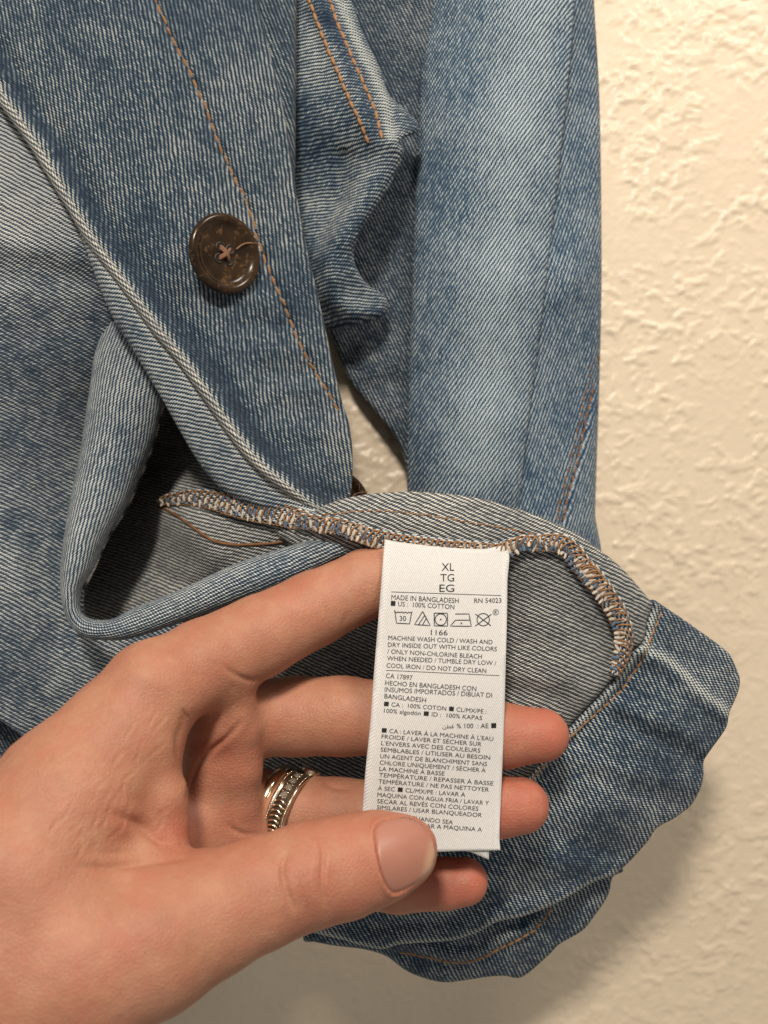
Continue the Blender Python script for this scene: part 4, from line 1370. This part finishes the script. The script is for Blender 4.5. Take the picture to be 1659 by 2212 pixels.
def build_hand():
    lo = (P(-330, 0, .205)[0], 0.150, P(0, 2420, .215)[2])
    hi = (P(1260, 0, .26)[0], 0.2800, P(0, 1110, .26)[2])
    V, Q = surface_nets(hand_sdf, lo, hi, 0.0005)
    # light smoothing
    E = np.vstack([Q[:, [0, 1]], Q[:, [1, 2]], Q[:, [2, 3]], Q[:, [3, 0]]])
    for it in range(10):
        S = np.zeros_like(V)
        c = np.zeros(len(V))
        np.add.at(S, E[:, 0], V[E[:, 1]])
        np.add.at(c, E[:, 0], 1)
        np.add.at(S, E[:, 1], V[E[:, 0]])
        np.add.at(c, E[:, 1], 1)
        V = V + 0.5 * (S / np.maximum(c, 1)[:, None] - V)
    N = vnormals(V, Q)
    palm, th, fs = hand_groups(V.astype(np.float32))
    grp = np.argmin(np.stack([palm, th] + fs, 0), 0)           # 0 palm 1 thumb 2.. fingers
    u, v, d = to_px(V)
    facing = N[:, 1] < 0.25
    disp = np.zeros(len(V))

    def crease(groups, path, w, depth, lipside=0.35):
        c = crom(path, step=3)
        x0, y0 = c.min(0) - 6 * w
        x1, y1 = c.max(0) + 6 * w
        m = np.flatnonzero(facing & np.isin(grp, groups) & (u > x0) & (u < x1) & (v > y0) & (v < y1))
        if not len(m):
            return
        dd = np.hypot(u[m][:, None] - c[:, 0], v[m][:, None] - c[:, 1])
        k = dd.argmin(1)
        q = dd[np.arange(len(m)), k]
        tp_ = np.sin(math.pi * (k + 0.5) / len(c)) ** 0.7
        disp[m] += tp_ * (-depth * np.exp(-(q / w) ** 2) + depth * lipside * np.exp(-((q - 2.6 * w) / (1.4 * w)) ** 2))

    A = [0, 1, 2, 3, 4, 5]
    mm = 0.001
    # palm creases
    crease([0], [(240, 1752), (275, 1770), (305, 1785), (340, 1815), (376, 1843), (420, 1856)], 10, 0.8 * mm, 0.3)
    crease([0, 3, 4], [(520, 1556), (492, 1590), (450, 1626), (424, 1665), (410, 1700), (402, 1735)], 5, 1.0 * mm, 0.2)
    crease([0], [(392, 1560), (384, 1610), (392, 1670)], 8, 0.5 * mm, 0.1)
    crease([0], [(412, 1508), (402, 1540), (396, 1585)], 10, 0.5 * mm, 0.1)
    crease([0, 4, 5], [(490, 1776), (505, 1792), (530, 1802), (556, 1800)], 5, 0.5 * mm, 0.15)
    crease([0, 1], [(165, 1870), (230, 1875), (300, 1866), (360, 1858), (410, 1852)], 7, 0.7 * mm, 0.2)
    crease([0, 1], [(210, 1842), (270, 1842), (320, 1838)], 5, 0.2 * mm, 0.1)
    # finger joint creases
    crease([2, 0], [(480, 1436), (505, 1455), (540, 1470), (565, 1464)], 6, 0.45 * mm, 0.1)
    crease([2], [(700, 1300), (712, 1340), (718, 1385)], 5, 0.25 * mm, 0.1)
    crease([2], [(752, 1318), (742, 1345), (738, 1372)], 5, 0.2 * mm, 0.1)
    crease([4], [(705, 1676), (704, 1690), (718, 1700), (760, 1704)], 5, 0.4 * mm)
    # thumb knuckle wrinkles
    for k in range(7):
        x = 612 + k * 15 + rng.normal(0, 2)
        crease([1], [(x + 10, 1822 + 6 * abs(k - 3)), (x - 3, 1868), (x - 4, 1920), (x + 10, 1985 - 8 * abs(k - 3))], 4.0 + rng.random() * 2, (0.16 + 0.20 * rng.random()) * mm, 0.2)
    crease([1], [(690, 1800), (698, 1850), (694, 1900), (702, 1950)], 4.5, 0.60 * mm, 0.2)
    crease([1], [(618, 1840), (610, 1880), (622, 1930), (640, 1970)], 5, 0.50 * mm, 0.2)
    # dry-skin wrinkles over the radial side of the hand
    for k in range(46):
        cx, cy = 90 + 260 * rng.random(), 1530 + 300 * rng.random()
        a = math.radians(-58 + rng.normal(0, 14))
        L = 14 + 22 * rng.random()
        crease([0], [(cx - L * math.cos(a), cy - L * math.sin(a)), (cx, cy + 2), (cx + L * math.cos(a), cy + L * math.sin(a))], 2.8, 0.16 * mm)
    # groove round the thumb nail
    NAIL = [(806, 1800), (815, 1779), (840, 1768), (880, 1766), (914, 1782), (935, 1812), (941, 1846), (932, 1880), (903, 1908), (862, 1930), (842, 1928), (825, 1900), (812, 1850)]
    m = facing & (grp == 1)
    e = dist_poly(u[m], v[m], np.vstack([crom(NAIL, step=5, closed=True), [NAIL[0]]]))
    ins = inside(u[m], v[m], crom(NAIL, step=5, closed=True))
    left = sstep(-(u[m] - 0.25 * (v[m] - 1850)), -890, -830)
    disp[m] += np.where(ins, -0.0006 * sstep(e, 0, 8), 0.0005 * np.exp(-(e / 9) ** 2) * left)
    # knuckle and tendon swellings
    for (cx, cy, s, h) in ((300, 1470, 46, 0.9), (655, 1895, 60, 0.6), (470, 1580, 40, 0.8), (520, 1560, 26, 0.5), (440, 1560, 26, -0.5)):
        m = facing
        disp[m] += h * mm * np.exp(-((u[m] - cx) ** 2 + (v[m] - cy) ** 2) / s ** 2)
    disp += 0.00035 * fbm(u / 60, v / 60, 3)
    V2 = V + N * disp[:, None]
    # redder finger tips, palm pads and knuckles
    tip = np.zeros(len(V))
    for g, (tu, tv) in {3: (1190, 1588), 4: (1140, 1740), 5: (1010, 1904)}.items():
        m = grp == g
        tip[m] = np.maximum(tip[m], np.exp(-((u[m] - tu) / 130) ** 2) * 0.75)
    m = grp == 1
    tip[m] = 0.30 * sstep(u[m], 420, 900)
    for (cx, cy, s, h) in ((390, 1800, 50, 0.6), (265, 1775, 35, 0.4), (260, 2030, 40, 0.35), (480, 1620, 80, 0.35), (640, 1290, 80, 0.2), (400, 1470, 60, 0.15), (500, 1780, 70, 0.3)):
        tip = np.maximum(tip, h * np.exp(-((u - cx) ** 2 + (v - cy) ** 2) / s ** 2))
    me = np_mesh("hand", V2, Q)
    set_attr(me, "red", tip)
    root = empty("hand", P(-100, 2150, .215))
    root.name = "person"
    LOC["person"] = LOC.pop("hand")
    tag(root, "left hand with two rings pinching the white care label between thumb and fingers", "person")
    hand = link("hand", me, skin_mat(), root)
    bv = BVHTree.FromPolygons([Vector(q) for q in V2], [tuple(q) for q in Q.tolist()])
    camo = Vector((0, 0, H0))

    def hit(a, b):
        p = Vector(P(a, b, 1.0)) - camo
        h = bv.ray_cast(camo, p.normalized())
        return h

    def nail(outline, lift, name):
        out = crom(outline, step=4, closed=True)
        x0, y0 = out.min(0)
        x1, y1 = out.max(0)
        gu, gv = np.meshgrid(np.arange(x0, x1, 4.0), np.arange(y0, y1, 4.0))
        gu, gv = gu.ravel(), gv.ravel()
        oc = np.vstack([out, out[:1]])
        kk = inside(gu, gv, out) & (dist_poly(gu, gv, oc) > 2.4)
        U_, V_ = np.r_[out[:, 0], gu[kk]], np.r_[out[:, 1], gv[kk]]
        n = len(out)
        vs, es, fs_, *_ = geometry.delaunay_2d_cdt([Vector(q) for q in zip(U_, V_)], [(i, (i + 1) % n) for i in range(n)], [], 1, 1e-4)
        U_, V_ = np.array([q[0] for q in vs]), np.array([q[1] for q in vs])
        dep = np.zeros(len(U_))
        for i, (a, b) in enumerate(zip(U_, V_)):
            h = hit(a, b)
            dep[i] = h[0].y if h[0] is not None else np.nan
        ok = ~np.isnan(dep)
        # smooth plate: quadratic fit of the surface under it
        X = np.stack([np.ones_like(U_), U_ - 880, V_ - 1850, (U_ - 880) ** 2, (V_ - 1850) ** 2, (U_ - 880) * (V_ - 1850)], -1)
        c, *_ = np.linalg.lstsq(X[ok], dep[ok], rcond=None)
        ed = dist_poly(U_, V_, oc)
        dd = X @ c - lift * sstep(ed, 0, 10) + 0.0004 * (1 - sstep(ed, 0, 5))
        pts = P(U_, V_, dd)
        me = mesh(name, pts, fs_)
        a = pts[list(fs_[0])]
        if np.cross(a[1] - a[0], a[2] - a[0])[1] > 0:
            me.flip_normals()
        set_attr(me, "tip", sstep(U_ + 0.25 * (V_ - 1850), 912, 934))
        k = NT('finger_nail')
        t = k.n('ShaderNodeAttribute', attribute_name="tip").outputs['Fac']
        nz = k.noise(k.obj(), 260.0, 2.0)
        cc = k.mix(nz, (0.345, 0.145, 0.100), (0.38, 0.170, 0.120))
        k.put(k.bsdf.inputs['Base Color'], k.mix(t, cc, (0.48, 0.29, 0.19)))
        k.bsdf.inputs['Roughness'].default_value = 0.42
        k.bump(k.noise(k.obj(), 700.0, 2.0), 0.2, 0.0001)
        k.bsdf.inputs['Subsurface Weight'].default_value = 0.25
        k.bsdf.inputs['Subsurface Radius'].default_value = (1, 0.4, 0.25)
        k.bsdf.inputs['Subsurface Scale'].default_value = 0.0015
        o = link(name, me, k.m, root)
        solidify(o, 0.0004)
        return o
    nail(NAIL, 0.0007, "thumb_nail")
    return bv, hit


bvh_hand, hand_hit = build_hand()


# ------------------------------------------------------------------ rings on the ring finger
def gold(name, c, rough):
    k = NT(name)
    nz = k.noise(k.obj(), 1200.0, 3.0)
    k.put(k.bsdf.inputs['Base Color'], k.mix(nz, tuple(x * 0.85 for x in c), c))
    k.bsdf.inputs['Metallic'].default_value = 1.0
    k.bsdf.inputs['Roughness'].default_value = rough
    return k.m


M['gold'] = gold('polished_gold', (0.84, 0.68, 0.50), 0.16)
M['gold_worn'] = gold('engraved_gold', (0.74, 0.62, 0.48), 0.26)
M['gold_dark'] = plain('dark_recess', (0.05, 0.032, 0.02), 0.6, 0.3, 0.3)  # flat dark brown laid in the engraved band's recess


def build_rings():
    c0 = P(610, 1743, .2632)
    axis = Vector((0.90, -0.36, -0.24)).normalized()
    near = Vector((0, -1, 0))
    near = (near - axis * near.dot(axis)).normalized()
    upv = axis.cross(near)
    if upv.z < 0:
        upv = -upv
    R = 0.0110

    def pt(ang, ax, rad):
        ax = ax * 1.9                          # ang 0 = nearest the viewer, 90 = top
        a = math.radians(ang)
        return Vector(c0) + axis * ax + (near * math.cos(a) + upv * math.sin(a)) * rad

    def band(name, a0, a1, mat, parent, grow=0.0, prof=None, n=120):
        prof = prof or [(a0, R - 0.0009), (a0 + 0.0001, R), (a0 + (a1 - a0) * 0.25, R + 0.00035 + grow), (a0 + (a1 - a0) * 0.75, R + 0.00035 + grow), (a1 - 0.0001, R), (a1, R - 0.0009)]
        v, f = [], []
        m = len(prof)
        for i in range(n):
            for (ax, r) in prof:
                v.append(pt(360 * i / n, ax, r) - Vector(c0))
        for i in range(n):
            for j in range(m):
                f.append((i * m + j, i * m + (j + 1) % m, ((i + 1) % n) * m + (j + 1) % m, ((i + 1) % n) * m + j))
        me = mesh(name, v, f)
        o = link(name, me, mat, parent)
        o.location = c0 if parent is None else (0, 0, 0)
        return o
    r1 = band("gold_ring", -0.0019, -0.0003, M['gold'], None)
    tag(r1, "plain polished gold band at the base of the ring finger", "ring")
    r2 = empty("engraved_ring", c0)
    tag(r2, "engraved gold ring with small stones beside the plain gold band", "ring")

    def sub(name, v, f, mat, par=r2, smooth=True):
        o = bpy.data.objects.new(name, mesh(name, v, f, smooth))
        o.data.materials.append(mat)
        col.objects.link(o)
        o.parent = par
        return o
    b2 = band("ring_band", 0.0001, 0.0033, M['gold_worn'], None, 0.0, [(0.0001, R - 0.0009), (0.0002, R + 0.0002), (0.0006, R + 0.0002), (0.0007, R - 0.0001), (0.0027, R - 0.0001), (0.0028, R + 0.0002), (0.0032, R + 0.0002), (0.0033, R - 0.0009)])
    b2.parent = r2
    b2.location = (0, 0, 0)
    base = band("ring_recess", 0.0007, 0.0027, M['gold_dark'], None, 0.0, [(0.0008, R - 0.0005), (0.0008, R - 0.00005), (0.0026, R - 0.00005), (0.0026, R - 0.0005)])
    base.parent = r2
    base.location = (0, 0, 0)
    # milgrain beads
    for ax in (0.0004, 0.0030):
        for a in range(-80, 84, 3):
            o = bpy.data.objects.new("bead", stitch_mesh_gold())
            col.objects.link(o)
            o.parent = r2
            o.location = pt(a, ax, R + 0.00022) - Vector(c0)
            o.scale = (0.00022,) * 3
    # engraved chevrons on the shank
    for a in range(-86, 28, 7):
        pth = [pt(a - 2.2, 0.0009, R + 0.0001) - Vector(c0), pt(a + 1.6, 0.0017, R + 0.0004) - Vector(c0), pt(a - 2.2, 0.0025, R + 0.0001) - Vector(c0)]
        v, f = tube_mesh("c", crom([tuple(q) for q in pth], n=7), 0.00034, 6)
        sub("chevron", v, f, M['gold'])
    # stones
    gk = NT('stone')
    gk.bsdf.inputs['Base Color'].default_value = (0.80, 0.74, 0.62, 1)
    gk.put(gk.bsdf.inputs['Base Color'], gk.mix(gk.noise(gk.obj(), 2000.0), (0.62, 0.55, 0.42), (0.22, 0.17, 0.11)))
    gk.bsdf.inputs['Roughness'].default_value = 0.05
    gk.bsdf.inputs['Specular IOR Level'].default_value = 1.0
    gk.bsdf.inputs['Transmission Weight'].default_value = 0.5
    gk.bsdf.inputs['IOR'].default_value = 2.0
    for k, a in enumerate((36, 49, 62, 76)):
        v, f = [], []
        ctr = pt(a, 0.0017, R + 0.0001)
        nrm = (ctr - Vector(c0) - axis * 0.0017).normalized()
        e1 = axis
        e2 = nrm.cross(axis)
        rr = 0.0011
        for (q, hgt) in ((1.0, 0.0), (0.62, 0.00042)):
            for s in range(8):
                t = 2 * math.pi * s / 8
                v.append(ctr - Vector(c0) + (e1 * math.cos(t) + e2 * math.sin(t)) * rr * q + nrm * hgt)
        f = [(s, (s + 1) % 8, 8 + (s + 1) % 8, 8 + s) for s in range(8)] + [tuple(range(8, 16))]
        sub("stone", v, f, gk.m, smooth=False)
        for s in range(4):
            t = math.pi / 4 + s * math.pi / 2
            o = bpy.data.objects.new("prong", stitch_mesh_gold())
            col.objects.link(o)
            o.parent = r2
            o.location = ctr - Vector(c0) + (e1 * math.cos(t) + e2 * math.sin(t)) * rr * 1.05 + nrm * 0.0003
            o.scale = (0.00026,) * 3
    # raised head of the ring, pointing away over the top of the finger
    v, f = [], []
    n = 20
    rings = [(0.0030, -0.0006), (0.0032, 0.0004), (0.0034, 0.0012), (0.0028, 0.0015), (0.0, 0.0015)]
    ctr = pt(112, 0.0022, R) - Vector(c0)
    nrm = (pt(112, 0, R) - Vector(c0)).normalized()
    e2 = nrm.cross(axis)
    for (rr, hh) in rings:
        for s in range(n):
            t = 2 * math.pi * s / n
            v.append(ctr + (axis * math.cos(t) + e2 * math.sin(t)) * rr + nrm * hh)
    f = [(i * n + s, i * n + (s + 1) % n, (i + 1) * n + (s + 1) % n, (i + 1) * n + s) for i in range(len(rings) - 1) for s in range(n)]
    sub("ring_head", v, f, M['gold_worn'])


def stitch_mesh_gold():
    if 'g' not in STITCH:
        me = mesh("bead", _e, _f)
        me.materials.append(M['gold'])
        STITCH['g'] = me
    return STITCH['g']


build_rings()
